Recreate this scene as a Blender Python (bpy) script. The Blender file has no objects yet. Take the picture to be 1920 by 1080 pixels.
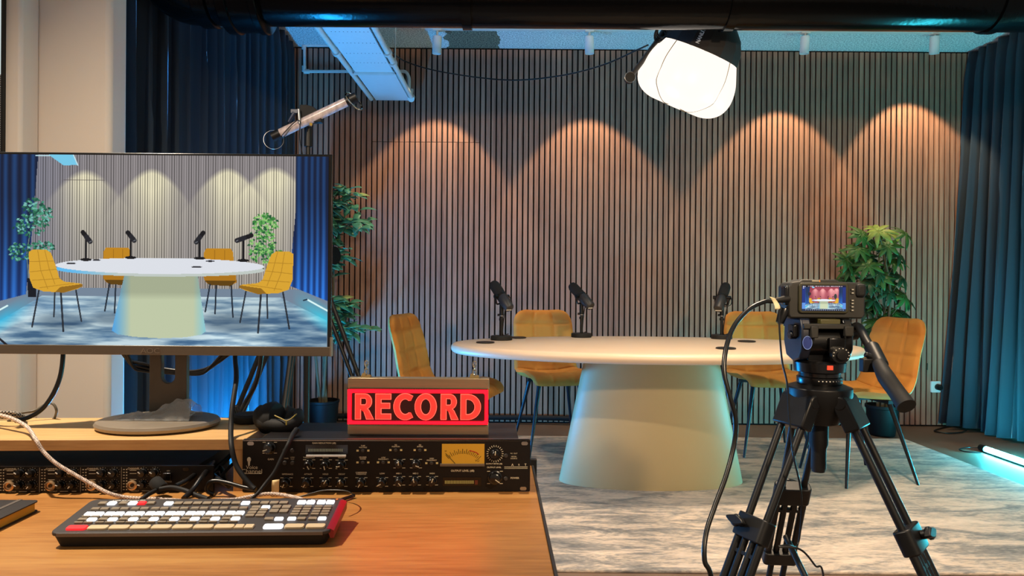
import bpy, math, random
import numpy as np
from mathutils import Vector, Matrix, Euler, noise as mnoise
R = math.radians
PI = math.pi
rnd = random.Random(7)
SC = bpy.context.scene
COL = SC.collection

# ------------------------------------------------------------------ camera
F = 1280.0
LSGN = 1
SPOT_W = 50; TUBE_L = 800; TUBE_R = 380; GLOW = 1.25
DESK_W = 50; FRONT_W = 320; REAR_W = 180; WORLD = .36; EXPO = 0
CAM = Vector((0, 0, 1.03))
CROT = (Matrix.Rotation(R(90 - 0.18), 3, 'X') @ Matrix.Rotation(R(0.45), 3, 'Z'))
cam_data = bpy.data.cameras.new('camera')
cam = bpy.data.objects.new('camera', cam_data)
COL.objects.link(cam)
cam.location = CAM
cam.rotation_euler = CROT.to_euler()
cam_data.sensor_width = 36
cam_data.lens = 24
cam_data.clip_start = 0.02
SC.camera = cam

def ray(px, py):
    return CROT @ Vector(((px - 960) / F, -(py - 540) / F, -1))
def P(px, py, Y):
    d = ray(px, py); return CAM + d * (Y / d.y)
def PZ(px, py, z):
    d = ray(px, py); return CAM + d * ((z - CAM.z) / d.z)
def PX(px, py, x):
    d = ray(px, py); return CAM + d * (x / d.x)

# ------------------------------------------------------------------ mesh builder
def cr(points, n=8):
    """Catmull-Rom through the points"""
    p = [Vector(q) for q in points]
    if len(p) < 3: return p
    q = [p[0] * 2 - p[1]] + p + [p[-1] * 2 - p[-2]]
    out = []
    for i in range(1, len(q) - 2):
        for k in range(n):
            t = k / n
            a, b, c, d = q[i-1], q[i], q[i+1], q[i+2]
            out.append(0.5 * ((2*b) + (-a + c)*t + (2*a - 5*b + 4*c - d)*t*t + (-a + 3*b - 3*c + d)*t*t*t))
    out.append(p[-1])
    return out

_text_cache = {}
class MB:
    def __init__(s):
        s.v = []; s.f = []
    def mesh(s, vs, fs, M=None):
        o = len(s.v)
        for p in vs:
            p = Vector(p)
            s.v.append(M @ p if M is not None else p)
        for f in fs: s.f.append(tuple(i + o for i in f))
        return s
    def box(s, x0, x1, y0, y1, z0, z1, M=None):
        vs = [(x0,y0,z0),(x1,y0,z0),(x1,y1,z0),(x0,y1,z0),(x0,y0,z1),(x1,y0,z1),(x1,y1,z1),(x0,y1,z1)]
        return s.mesh(vs, [(0,3,2,1),(4,5,6,7),(0,1,5,4),(1,2,6,5),(2,3,7,6),(3,0,4,7)], M)
    def ring(s, c, u, v, r, n):
        return [c + u * (r * math.cos(2*PI*k/n)) + v * (r * math.sin(2*PI*k/n)) for k in range(n)]
    def tube(s, pts, r, n=8, sm=0, closed=False, M=None, flat=None):
        pts = cr(pts, sm) if sm else [Vector(p) for p in pts]
        m = len(pts)
        rs = r if isinstance(r, (list, tuple)) else None
        def rad(i):
            if rs is None: return r
            t = i / (m - 1) * (len(rs) - 1); k = min(int(t), len(rs) - 2); return rs[k] + (rs[k+1] - rs[k]) * (t - k)
        t0 = (pts[1] - pts[0]).normalized()
        u = t0.orthogonal().normalized()
        if abs(t0.z) < .95: u = t0.cross(Vector((0,0,1))).normalized()
        vs = []; fs = []
        for i, p in enumerate(pts):
            if closed: t = (pts[(i+1) % m] - pts[i-1]).normalized()
            else: t = (pts[min(i+1, m-1)] - pts[max(i-1, 0)]).normalized()
            u = (u - t * u.dot(t))
            u = u.normalized() if u.length > 1e-6 else t.orthogonal().normalized()
            w = t.cross(u)
            rr = rad(i)
            for k in range(n):
                a = 2*PI*(k + .5)/n
                vs.append(p + u*(rr*math.cos(a)) + w*(rr*math.sin(a)*(flat or 1)))
        for i in range(m if closed else m-1):
            j = (i + 1) % m
            for k in range(n):
                l = (k+1) % n
                fs.append((i*n+k, i*n+l, j*n+l, j*n+k))
        if not closed:
            fs.append(tuple(range(n))[::-1]); fs.append(tuple((m-1)*n + k for k in range(n)))
        return s.mesh(vs, fs, M)
    def cyl(s, a, b, r, r2=None, n=20, M=None):
        return s.tube([a, b], [r, r if r2 is None else r2], n, M=M)
    def lathe(s, prof, n=28, M=None, sx=1, sy=1, fx=None):
        """profile (radius, z); caps poles when radius 0"""
        vs = []; fs = []; rows = []
        for (r_, z) in prof:
            if r_ < 1e-7:
                rows.append([len(vs)]); vs.append((0, 0, z))
            else:
                row = []
                for k in range(n):
                    a = 2*PI*k/n; q = r_ * (fx(a, z) if fx else 1)
                    row.append(len(vs)); vs.append((q*math.cos(a)*sx, q*math.sin(a)*sy, z))
                rows.append(row)
        for A, B in zip(rows, rows[1:]):
            if len(A) == 1 and len(B) == 1: continue
            for k in range(n):
                l = (k+1) % n
                if len(A) == 1: fs.append((A[0], B[l], B[k]))
                elif len(B) == 1: fs.append((A[k], A[l], B[0]))
                else: fs.append((A[k], A[l], B[l], B[k]))
        if len(rows[0]) > 1: fs.append(tuple(rows[0])[::-1])
        if len(rows[-1]) > 1: fs.append(tuple(rows[-1]))
        return s.mesh(vs, fs, M)
    def prism(s, poly, z0, z1, M=None):
        n = len(poly)
        vs = [(x, y, z0) for x, y in poly] + [(x, y, z1) for x, y in poly]
        fs = [tuple(range(n))[::-1], tuple(range(n, 2*n))] + [(k, (k+1) % n, n + (k+1) % n, n + k) for k in range(n)]
        return s.mesh(vs, fs, M)
    def ringprism(s, outer, inner, z0, z1, M=None):
        n = len(outer)
        vs = [(x,y,z0) for x,y in outer] + [(x,y,z0) for x,y in inner] + [(x,y,z1) for x,y in outer] + [(x,y,z1) for x,y in inner]
        fs = []
        for k in range(n):
            l = (k+1) % n
            fs += [(k, n+k, n+l, l), (2*n+k, 2*n+l, 3*n+l, 3*n+k), (k, l, 2*n+l, 2*n+k), (n+l, n+k, 3*n+k, 3*n+l)]
        return s.mesh(vs, fs, M)
    def grid(s, fn, nu, nv, M=None, wrapu=False):
        vs = [fn(i/(nu-1) if not wrapu else i/nu, j/(nv-1)) for j in range(nv) for i in range(nu)]
        fs = []
        for j in range(nv-1):
            for i in range(nu if wrapu else nu-1):
                k = (i+1) % nu
                fs.append((j*nu+i, j*nu+k, (j+1)*nu+k, (j+1)*nu+i))
        return s.mesh(vs, fs, M)
    def text(s, t, size, M=None, depth=.0, align='CENTER', bold=0.0, sx=1.0):
        key = (t, align, bold, depth > 0, size if depth > 0 else 0)
        if key not in _text_cache:
            cu = bpy.data.curves.new('lettering', 'FONT')
            cu.body = t; cu.size = 1; cu.align_x = align; cu.align_y = 'CENTER'; cu.offset = bold
            cu.resolution_u = 3
            if depth > 0: cu.extrude = depth / size
            ob = bpy.data.objects.new('lettering', cu); COL.objects.link(ob)
            bpy.context.view_layer.update()
            me = bpy.data.meshes.new_from_object(ob.evaluated_get(bpy.context.evaluated_depsgraph_get()))
            _text_cache[key] = ([v.co.copy() for v in me.vertices], [tuple(p.vertices) for p in me.polygons])
            bpy.data.objects.remove(ob); bpy.data.curves.remove(cu); bpy.data.meshes.remove(me)
        vs, fs = _text_cache[key]
        return s.mesh([(v.x*size*sx, v.y*size, v.z*size) for v in vs], fs, M)
    def bounds(s):
        a = np.array([tuple(p) for p in s.v]); return a.min(0), a.max(0)
    def me(s, name, mat, angle=38, smooth=True):
        me = bpy.data.meshes.new(name)
        me.from_pydata([tuple(p) for p in s.v], [], s.f)
        if smooth and len(me.polygons):
            me.polygons.foreach_set('use_smooth', [True]*len(me.polygons))
            me.set_sharp_from_angle(angle=R(angle))
        me.materials.append(mat)
        me.update()
        return me
    def part(s, name, mat, parent, world=False, bevel=0, seg=2, **kw):
        if world:
            def mw(p):
                m = Matrix.LocRotScale(p.location, p.rotation_euler, None)
                return mw(p.parent) @ m if p.parent else m
            inv = mw(parent).inverted()
            s.v = [inv @ q for q in s.v]
        o = bpy.data.objects.new(name, s.me(name, mat, **kw)); COL.objects.link(o)
        o.parent = parent
        if bevel: bev(o, bevel, seg)
        return o
    def top(s, name, mat, label=None, cat=None, group=None, kind=None, bevel=0, seg=2, **kw):
        lo, hi = s.bounds()
        b = Vector(((lo[0]+hi[0])/2, (lo[1]+hi[1])/2, lo[2]))
        s.v = [q - b for q in s.v]
        o = bpy.data.objects.new(name, s.me(name, mat, **kw)); COL.objects.link(o)
        o.location = b
        tag(o, label, cat, group, kind)
        if bevel: bev(o, bevel, seg)
        return o

def bev(o, w, seg=2):
    m = o.modifiers.new('bevel', 'BEVEL'); m.width = w; m.segments = seg; m.limit_method = 'ANGLE'; m.angle_limit = R(40)
    m.harden_normals = False
def tag(o, label=None, cat=None, group=None, kind=None):
    if label: o['label'] = label
    if cat: o['category'] = cat
    if group: o['group'] = group
    if kind: o['kind'] = kind
    return o
def thing(name, label, cat, loc=(0,0,0), rz=0, group=None, kind=None):
    o = bpy.data.objects.new(name, None); COL.objects.link(o)
    o.location = loc; o.rotation_euler = (0, 0, rz); o.empty_display_size = .05
    return tag(o, label, cat, group, kind)
def copy_tree(o, parent=None):
    c = o.copy(); COL.objects.link(c); c.parent = parent
    for ch in list(o.children): copy_tree(ch, c)
    return c
def rrect(x0, x1, y0, y1, r, n=5):
    out = []
    for cx, cy, a0 in ((x1-r, y1-r, 0), (x0+r, y1-r, 90), (x0+r, y0+r, 180), (x1-r, y0+r, 270)):
        for k in range(n+1):
            a = R(a0 + 90*k/n); out.append((cx + r*math.cos(a), cy + r*math.sin(a)))
    return out
def frame_to(o, z, x=None):
    """matrix with local Z along z, origin o"""
    z = Vector(z).normalized()
    x = Vector(x) if x is not None else z.orthogonal()
    x = (x - z * x.dot(z)).normalized(); y = z.cross(x)
    M = Matrix((x, y, z)).transposed().to_4x4(); M.translation = Vector(o); return M
# plane facing -Y: local x->X, local y->Z, local z->-Y
def wallM(x, y, z, s=1): 
    M = Matrix(((1,0,0),(0,0,-1),(0,1,0))).to_4x4(); M.translation = Vector((x, y, z)); return M

# ------------------------------------------------------------------ materials
def lin(c):
    return tuple(((v/255)/12.92 if v/255 <= .04045 else ((v/255+.055)/1.055)**2.4) for v in c) + (1,)
def newmat(name):
    m = bpy.data.materials.new(name); m.use_nodes = True
    nt = m.node_tree; b = nt.nodes['Principled BSDF']
    return m, nt, b
def N(nt, t, **kw):
    n = nt.nodes.new(t)
    for k, v in kw.items():
        if k in n.inputs: n.inputs[k].default_value = v
        else: setattr(n, k, v)
    return n
def mat(name, col, rough=.5, metal=0, var=.08, scale=30, coat=0, sheen=0, spec=.5, bump=0, alpha=1, trans=0, rvar=.1, stretch=(1,1,1)):
    m, nt, b = newmat(name)
    L = nt.links.new
    c = lin(col)
    tc = N(nt, 'ShaderNodeTexCoord'); mp = N(nt, 'ShaderNodeMapping'); mp.inputs['Scale'].default_value = stretch
    nz = N(nt, 'ShaderNodeTexNoise'); nz.inputs['Scale'].default_value = scale; nz.inputs['Detail'].default_value = 4
    L(tc.outputs['Object'], mp.inputs['Vector']); L(mp.outputs[0], nz.inputs['Vector'])
    rp = N(nt, 'ShaderNodeValToRGB')
    rp.color_ramp.elements[0].position = .3; rp.color_ramp.elements[1].position = .7
    rp.color_ramp.elements[0].color = tuple(max(0, v*(1-var)) for v in c[:3]) + (1,)
    rp.color_ramp.elements[1].color = tuple(min(1, v*(1+var)) for v in c[:3]) + (1,)
    L(nz.outputs['Fac'], rp.inputs[0]); L(rp.outputs[0], b.inputs['Base Color'])
    mr = N(nt, 'ShaderNodeMapRange'); mr.inputs['To Min'].default_value = max(0.02, rough*(1-rvar)); mr.inputs['To Max'].default_value = min(1, rough*(1+rvar))
    L(nz.outputs['Fac'], mr.inputs[0]); L(mr.outputs[0], b.inputs['Roughness'])
    b.inputs['Metallic'].default_value = metal
    b.inputs['Coat Weight'].default_value = coat
    b.inputs['Sheen Weight'].default_value = sheen
    b.inputs['Specular IOR Level'].default_value = spec
    b.inputs['Alpha'].default_value = alpha
    b.inputs['Transmission Weight'].default_value = trans
    if sheen: b.inputs['Sheen Roughness'].default_value = .35; b.inputs['Sheen Tint'].default_value = tuple(min(1, v*1.6+.05) for v in c[:3]) + (1,)
    if bump:
        bp = N(nt, 'ShaderNodeBump'); bp.inputs['Strength'].default_value = bump; bp.inputs['Distance'].default_value = .002
        L(nz.outputs['Fac'], bp.inputs['Height']); L(bp.outputs[0], b.inputs['Normal'])
    return m
def em(name, col, strength, base=(20,20,20)):
    m, nt, b = newmat(name)
    b.inputs['Base Color'].default_value = lin(base)
    b.inputs['Emission Color'].default_value = lin(col)
    b.inputs['Emission Strength'].default_value = strength
    b.inputs['Roughness'].default_value = .4
    return m
def wood(name, c1, c2, c3, scale=1.0, axis='X', rough=.45, rings=6, bump=.15, knots=0):
    m, nt, b = newmat(name); L = nt.links.new
    tc = N(nt, 'ShaderNodeTexCoord'); mp = N(nt, 'ShaderNodeMapping')
    st = {'X': (.08,1,1), 'Y': (1,.08,1), 'Z': (1,1,.05)}[axis]
    mp.inputs['Scale'].default_value = tuple(v*scale for v in st)
    L(tc.outputs['Object'], mp.inputs['Vector'])
    n1 = N(nt, 'ShaderNodeTexNoise'); n1.inputs['Scale'].default_value = rings; n1.inputs['Detail'].default_value = 6; n1.inputs['Distortion'].default_value = .6
    n2 = N(nt, 'ShaderNodeTexNoise'); n2.inputs['Scale'].default_value = rings*18; n2.inputs['Detail'].default_value = 3
    L(mp.outputs[0], n1.inputs['Vector']); L(mp.outputs[0], n2.inputs['Vector'])
    mx = N(nt, 'ShaderNodeMath', operation='MULTIPLY_ADD'); mx.inputs[1].default_value = .35
    L(n2.outputs['Fac'], mx.inputs[0])
    sb = N(nt, 'ShaderNodeMath', operation='MULTIPLY'); sb.inputs[1].default_value = .65; L(n1.outputs['Fac'], sb.inputs[0]); L(sb.outputs[0], mx.inputs[2])
    rp = N(nt, 'ShaderNodeValToRGB'); e = rp.color_ramp.elements
    e[0].position = .36; e[0].color = lin(c1); e[1].position = .64; e[1].color = lin(c3); x = e.new(.5); x.color = lin(c2)
    L(mx.outputs[0], rp.inputs[0])
    last = rp.outputs[0]
    if knots:
        vo = N(nt, 'ShaderNodeTexVoronoi'); vo.inputs['Scale'].default_value = 3.2; 
        mp2 = N(nt, 'ShaderNodeMapping'); mp2.inputs['Scale'].default_value = (.55, 1.6, 1); L(tc.outputs['Object'], mp2.inputs['Vector']); L(mp2.outputs[0], vo.inputs['Vector'])
        r2 = N(nt, 'ShaderNodeValToRGB'); r2.color_ramp.elements[0].position = .015; r2.color_ramp.elements[0].color = (.45,.45,.45,1); r2.color_ramp.elements[1].position = .09; r2.color_ramp.elements[1].color = (1,1,1,1)
        L(vo.outputs['Distance'], r2.inputs[0])
        mm = N(nt, 'ShaderNodeMix', data_type='RGBA', blend_type='MULTIPLY'); mm.inputs['Factor'].default_value = 1
        L(last, mm.inputs['A']); L(r2.outputs[0], mm.inputs['B']); last = mm.outputs['Result']
    L(last, b.inputs['Base Color'])
    b.inputs['Roughness'].default_value = rough
    bp = N(nt, 'ShaderNodeBump'); bp.inputs['Strength'].default_value = bump; bp.inputs['Distance'].default_value = .001
    L(mx.outputs[0], bp.inputs['Height']); L(bp.outputs[0], b.inputs['Normal'])
    return m

M_black = mat('black_plastic', (14,14,15), .42, var=.1, spec=.35)
M_blackm = mat('black_matte', (14,14,14), .75, var=.1)
M_blackg = mat('black_gloss', (10,10,11), .25, var=.1, coat=.1)
M_rubber = mat('black_rubber', (20,20,21), .62, bump=.05, spec=.3)
M_cable = mat('black_cable_sheath', (13,13,14), .35)
M_darkgrey = mat('dark_grey_plastic', (48,46,45), .5)
M_white = mat('white_paint', (225,225,222), .45, var=.03)
M_pipew = mat('white_painted_steel', (215,213,205), .4, var=.05)
M_steel = mat('brushed_steel', (170,168,165), .32, metal=1, var=.08, stretch=(.05,1,1), scale=200)
M_chrome = mat('polished_steel', (210,205,190), .12, metal=1)
M_champ = mat('champagne_aluminium', (156,140,114), .38, metal=.75, var=.06, stretch=(.03,1,1), scale=300)
M_silver = mat('monitor_silver', (150,143,132), .36, metal=.85, var=.05)
M_chin = mat('monitor_bronze_grey', (112,104,92), .42, metal=.6, var=.05, stretch=(.02,1,1), scale=200)
M_neck = mat('monitor_neck_grey', (84,78,70), .5, metal=.4)
M_legmetal = mat('blue_black_steel', (20,26,36), .4, metal=.3)
M_print = mat('panel_print_cream', (205,196,170), .6, var=.02)
M_printw = mat('panel_print_white', (225,222,212), .6, var=.02)
M_rackp = mat('rack_panel_black', (11,7,6), .5, var=.12, spec=.3)
M_rackt = mat('rack_lid_black', (34,31,31), .33, metal=.3, var=.08)
M_olive = mat('camera_body_black', (30,29,25), .55, bump=.05)
M_duct = mat('black_lacquered_duct', (5,5,5), .16, var=.1, scale=60, spec=.12, bump=.25)
# ================================================================== ROOM
CEIL = 2.81; WALLY = 5.13; XL = -1.60; XR = 3.37
# --- materials
def slat_mat():
    m, nt, b = newmat('walnut_slat_veneer'); L = nt.links.new
    tc = N(nt, 'ShaderNodeTexCoord'); mp = N(nt, 'ShaderNodeMapping'); mp.inputs['Scale'].default_value = (1, 1, .035)
    L(tc.outputs['Object'], mp.inputs['Vector'])
    n1 = N(nt, 'ShaderNodeTexNoise'); n1.inputs['Scale'].default_value = 170; n1.inputs['Detail'].default_value = 3
    n2 = N(nt, 'ShaderNodeTexNoise'); n2.inputs['Scale'].default_value = 14; n2.inputs['Detail'].default_value = 2
    L(mp.outputs[0], n1.inputs['Vector']); L(mp.outputs[0], n2.inputs['Vector'])
    a = N(nt, 'ShaderNodeMath', operation='MULTIPLY_ADD'); a.inputs[1].default_value = .45
    h = N(nt, 'ShaderNodeMath', operation='MULTIPLY'); h.inputs[1].default_value = .55
    L(n2.outputs['Fac'], h.inputs[0]); L(n1.outputs['Fac'], a.inputs[0]); L(h.outputs[0], a.inputs[2])
    rp = N(nt, 'ShaderNodeValToRGB'); e = rp.color_ramp.elements
    e[0].position = .35; e[0].color = lin((130, 90, 72)); e[1].position = .65; e[1].color = lin((176, 131, 106))
    L(a.outputs[0], rp.inputs[0]); L(rp.outputs[0], b.inputs['Base Color'])
    b.inputs['Roughness'].default_value = .6
    return m
def rug_mat():
    m, nt, b = newmat('vintage_rug_pile'); L = nt.links.new
    tc = N(nt, 'ShaderNodeTexCoord'); mp = N(nt, 'ShaderNodeMapping'); mp.inputs['Scale'].default_value = (.28, 1, 1)
    L(tc.outputs['Object'], mp.inputs['Vector'])
    n1 = N(nt, 'ShaderNodeTexNoise'); n1.inputs['Scale'].default_value = 11; n1.inputs['Detail'].default_value = 9; n1.inputs['Roughness'].default_value = .68; n1.inputs['Distortion'].default_value = .9
    n2 = N(nt, 'ShaderNodeTexNoise'); n2.inputs['Scale'].default_value = 2.2; n2.inputs['Detail'].default_value = 3
    n3 = N(nt, 'ShaderNodeTexNoise'); n3.inputs['Scale'].default_value = 140; n3.inputs['Detail'].default_value = 2
    for n in (n1, n2, n3): L(mp.outputs[0], n.inputs['Vector'])
    a = N(nt, 'ShaderNodeMath', operation='MULTIPLY'); a.inputs[1].default_value = .62; L(n1.outputs['Fac'], a.inputs[0])
    c = N(nt, 'ShaderNodeMath', operation='MULTIPLY_ADD'); c.inputs[1].default_value = .2; L(n2.outputs['Fac'], c.inputs[0]); L(a.outputs[0], c.inputs[2])
    d = N(nt, 'ShaderNodeMath', operation='MULTIPLY_ADD'); d.inputs[1].default_value = .18; L(n3.outputs['Fac'], d.inputs[0]); L(c.outputs[0], d.inputs[2])
    rp = N(nt, 'ShaderNodeValToRGB'); e = rp.color_ramp.elements
    e[0].position = .38; e[0].color = lin((98, 99, 100)); e[1].position = .62; e[1].color = lin((228, 208, 190))
    x = e.new(.46); x.color = lin((146, 140, 134)); x = e.new(.52); x.color = lin((198, 182, 166))
    L(d.outputs[0], rp.inputs[0]); L(rp.outputs[0], b.inputs['Base Color'])
    b.inputs['Roughness'].default_value = .95; b.inputs['Sheen Weight'].default_value = .2
    bp = N(nt, 'ShaderNodeBump'); bp.inputs['Strength'].default_value = .5; bp.inputs['Distance'].default_value = .004
    L(d.outputs[0], bp.inputs['Height']); L(bp.outputs[0], b.inputs['Normal'])
    return m
def ceil_mat():
    m, nt, b = newmat('painted_wood_wool_board'); L = nt.links.new
    tc = N(nt, 'ShaderNodeTexCoord')
    n1 = N(nt, 'ShaderNodeTexNoise'); n1.inputs['Scale'].default_value = 95; n1.inputs['Detail'].default_value = 3
    L(tc.outputs['Object'], n1.inputs['Vector'])
    rp = N(nt, 'ShaderNodeValToRGB'); e = rp.color_ramp.elements
    e[0].position = .4; e[0].color = lin((180, 182, 180)); e[1].position = .6; e[1].color = lin((244, 245, 242))
    L(n1.outputs['Fac'], rp.inputs[0])
    # bare, unpainted patch of the board beside the radiant panel
    gm = N(nt, 'ShaderNodeMapping', vector_type='POINT')
    gm.inputs['Location'].default_value = (.80, -4.75, 0)
    L(tc.outputs['Object'], gm.inputs['Vector'])
    n2 = N(nt, 'ShaderNodeTexNoise'); n2.inputs['Scale'].default_value = 9; L(tc.outputs['Object'], n2.inputs['Vector'])
    sx = N(nt, 'ShaderNodeSeparateXYZ'); L(gm.outputs[0], sx.inputs[0])
    ab = N(nt, 'ShaderNodeMath', operation='ABSOLUTE'); L(sx.outputs['X'], ab.inputs[0])
    ad = N(nt, 'ShaderNodeMath', operation='MULTIPLY_ADD'); ad.inputs[1].default_value = .12; L(n2.outputs['Fac'], ad.inputs[0]); L(ab.outputs[0], ad.inputs[2])
    lt = N(nt, 'ShaderNodeMath', operation='LESS_THAN'); lt.inputs[1].default_value = .25; L(ad.outputs[0], lt.inputs[0])
    r2 = N(nt, 'ShaderNodeValToRGB'); e = r2.color_ramp.elements
    e[0].position = .4; e[0].color = lin((70, 62, 50)); e[1].position = .6; e[1].color = lin((150, 138, 112))
    L(n1.outputs['Fac'], r2.inputs[0])
    mx = N(nt, 'ShaderNodeMix', data_type='RGBA'); L(lt.outputs[0], mx.inputs['Factor']); L(rp.outputs[0], mx.inputs['A']); L(r2.outputs[0], mx.inputs['B'])
    L(mx.outputs['Result'], b.inputs['Base Color']); b.inputs['Roughness'].default_value = .9
    bp = N(nt, 'ShaderNodeBump'); bp.inputs['Strength'].default_value = .8; bp.inputs['Distance'].default_value = .006
    L(n1.outputs['Fac'], bp.inputs['Height']); L(bp.outputs[0], b.inputs['Normal'])
    return m
M_slat = slat_mat(); M_rug = rug_mat(); M_ceil = ceil_mat()
M_felt = mat('black_acoustic_felt', (8, 7, 8), .95)
M_floor = mat('brown_vinyl_floor', (112, 92, 78), .5, var=.08, scale=6, bump=.03)
M_wall = mat('cream_wall_paint', (228, 214, 198), .8, var=.02, scale=3)
M_curt = mat('navy_velvet', (36, 50, 62), .85, var=.12, scale=14, sheen=1.0, stretch=(1,1,.1), bump=.15)

M_curt.node_tree.nodes['Principled BSDF'].inputs['Sheen Tint'].default_value = (.42, .42, .5, 1)
M_curt.node_tree.nodes['Principled BSDF'].inputs['Sheen Roughness'].default_value = .25
def st(mb, name, m, **kw):
    o = mb.top(name, m, kind='structure', **kw); return o

o = st(MB().box(-2.6, 3.6, -.6, WALLY+.1, -.05, 0), 'floor', M_floor)
o = st(MB().box(-2.6, 3.6, -.6, WALLY+.1, CEIL, CEIL+.05), 'ceiling', M_ceil)
# back wall: black felt with slats, and the concealed door cut in it
DX0, DX1, DZ = P(697, 700, WALLY).x, P(900, 700, WALLY).x, P(800, 266.5, WALLY-.02).z
wb = st(MB().box(-1.9, 3.6, WALLY, WALLY+.1, 0, CEIL), 'wall_back', M_felt)
pitch = .0405
k0 = round(DX0/pitch)*pitch
DX0 = k0 - .0065; DX1 = k0 + round((DX1-DX0)/pitch)*pitch - .0065
sl = MB(); sd = MB()
n = int((3.55 + 1.75)/pitch)
x = k0 - 16*pitch
while x < 3.5:
    if DX0 - .001 < x < DX1 - .01:
        sl.box(x, x+.0290, WALLY-.012, WALLY, DZ+.004, CEIL-.012)
        sd.box(x, x+.0290, WALLY-.013, WALLY-.001, .015, DZ)
    else:
        sl.box(x, x+.0290, WALLY-.012, WALLY, .012, CEIL-.012)
    x += pitch
sl.part('slat_panelling', M_slat, wb, world=True)
dr = thing('door_1', 'concealed slatted door in the back wall', 'door', (DX0, WALLY, 0)); dr['kind'] = 'structure'; del dr['category']
sd.part('slat_panelling', M_slat, dr, world=True)
MB().box(DX0, DX1-.013, WALLY-.002, WALLY+.002, .012, DZ).part('door_leaf', M_felt, dr, world=True)
# left wall with its two steps
XB = P(205, 400, 2.6).x; XA = P(38, 400, 2.5).x
wl = MB()
wl.box(-2.6, XA, -.6, 2.5, 0, CEIL)
wl.box(-2.6, XA-.0, 2.5, 2.6, 0, CEIL)
o = MB().box(-2.6, XA, 2.5, 2.6, 0, CEIL); st(o, 'wall_left_pier', M_wall, bevel=.012)
o = MB().box(-2.6, XB, 2.6, 2.72, 0, CEIL); st(o, 'wall_left_step', M_wall, bevel=.02, seg=3)
o = MB().box(-2.6, -1.78, 2.72, WALLY+.1, 0, CEIL); st(o, 'wall_left', M_wall)
o = MB().box(3.55, 3.65, -.6, WALLY+.1, 0, CEIL); st(o, 'wall_right', M_wall)
# strip of window and blind at the very left edge
xw = P(5, 100, 2.487).x
wn = thing('window_1', None, None, (xw-.3, 2.44, 0)); wn['kind'] = 'structure'
zb = P(3, 140, 2.487).z
MB().box(xw-.6, xw, 2.487, 2.4995, zb, 2.4).part('pane', em('bright_window_pane', (225, 240, 240), .75), wn, world=True)
MB().box(xw-.004, xw+.003, 2.484, 2.4995, .9, 2.45).part('window_frame', M_black, wn, world=True)
m, nt, b = newmat('woven_blind'); L = nt.links.new
tc = N(nt, 'ShaderNodeTexCoord'); wv = N(nt, 'ShaderNodeTexWave'); wv.bands_direction = 'Z'; wv.inputs['Scale'].default_value = 38; wv.inputs['Distortion'].default_value = 3; wv.inputs['Detail'].default_value = 2
rp = N(nt, 'ShaderNodeValToRGB'); rp.color_ramp.elements[0].color = lin((28,28,30)); rp.color_ramp.elements[1].color = lin((150,150,150))
L(tc.outputs['Object'], wv.inputs['Vector']); L(wv.outputs['Fac'], rp.inputs[0]); L(rp.outputs[0], b.inputs['Base Color'])
MB().box(xw-.6, xw-.004, 2.485, 2.4995, 1.2, zb).part('blind', m, wn, world=True)

# --- curtains
def curtain(name, side, x0, ya, yb, z0, z1, nf, amp, flare, label, seed):
    mb = MB(); rr = random.Random(seed)
    ph = [rr.uniform(-.35, .35) for _ in range(nf+3)]
    am = [rr.uniform(.6, 1.15) for _ in range(nf+3)]
    def fn(u, v):
        t = u*nf; i = int(t); f = t - i
        p = t + (ph[i]*(1-f) + ph[i+1]*f)*.8
        a = am[i]*(1-f) + am[i+1]*f
        w = math.sin(2*PI*p)
        w = math.copysign(abs(w)**.7, w) + .28*math.sin(4*PI*p + seed + 1.5*v)*(.5+.5*v)
        top = 1 - .35*max(0, (v-.93)/.07)
        y = ya + (yb-ya)*u + .02*math.sin(2*PI*p*1.0+1.1)*(1+.5*(1-v))
        fl = flare(u, v)
        wob = .012*math.sin(5*v + i*1.7)*(1-v)
        return (x0 + side*(amp*a*w*top*(1+.35*(1-v)) + fl + wob), min(y, WALLY-.03), z0 + (z1-z0)*v)
    mb.grid(fn, nf*18+1, 30)
    o = mb.top(name, M_curt, label, 'curtain', angle=80)
    s = o.modifiers.new('thickness', 'SOLIDIFY'); s.thickness = .006
    return o
curtain('curtain', 1, -1.635, 2.82, 5.09, .02, CEIL-.01, 18, .044, lambda u, v: 0, 'dark navy velvet curtain hanging behind the monitor on the left, lit blue low down', 3)
curtain('curtain', -1, 3.44, 3.3, 5.09, .03, CEIL-.01, 17, .048, lambda u, v: .13*(1-v)**1.3*(u**3) + .02*(1-v) + .035*(1-v)**1.2*math.sin(2*PI*u*5.3+1.2) - .05*max(0,(v-.9)/.1)*0, 'dark navy velvet curtain hanging down the right side of the room', 11)

# --- rug
rf = P(1360, 1076, 2.44)
o = MB().box(-.93, 2.68, 2.45, 4.64, .0, .012).top('rug', M_rug, 'large grey and beige vintage rug under the oval table', 'rug', bevel=.004)

# --- black duct across the top of the picture
dy = 2.95
def dz(px, py): return P(px, py, dy).z
dc = thing('ventilation_duct', 'thick glossy black duct running across under the ceiling', 'duct', (0, dy, CEIL))
rD = .13; zc = dz(960, 50) + rD
xE = P(372, 0, dy).x
pts = [Vector((2.9, dy, zc)), Vector((xE, dy, zc))]
Rb = .135
for k in range(1, 11):
    a = R(9*k); pts.append(Vector((xE - Rb*math.sin(a), dy, zc + Rb*(1-math.cos(a)))))
pts.append(Vector((xE-Rb, dy, CEIL-.01)))
MB().tube(pts, rD, 40).part('duct_pipe', M_duct, dc, world=True)
def band(px0, px1, r, nm='coupling'):
    a, b = P(px0, 30, dy).x, P(px1, 30, dy).x
    MB().tube([(a, dy, zc), (a+.006, dy, zc), (b-.006, dy, zc), (b, dy, zc)], [r-.008, r, r, r-.008], 40).part(nm, M_duct, dc, world=True)
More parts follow.
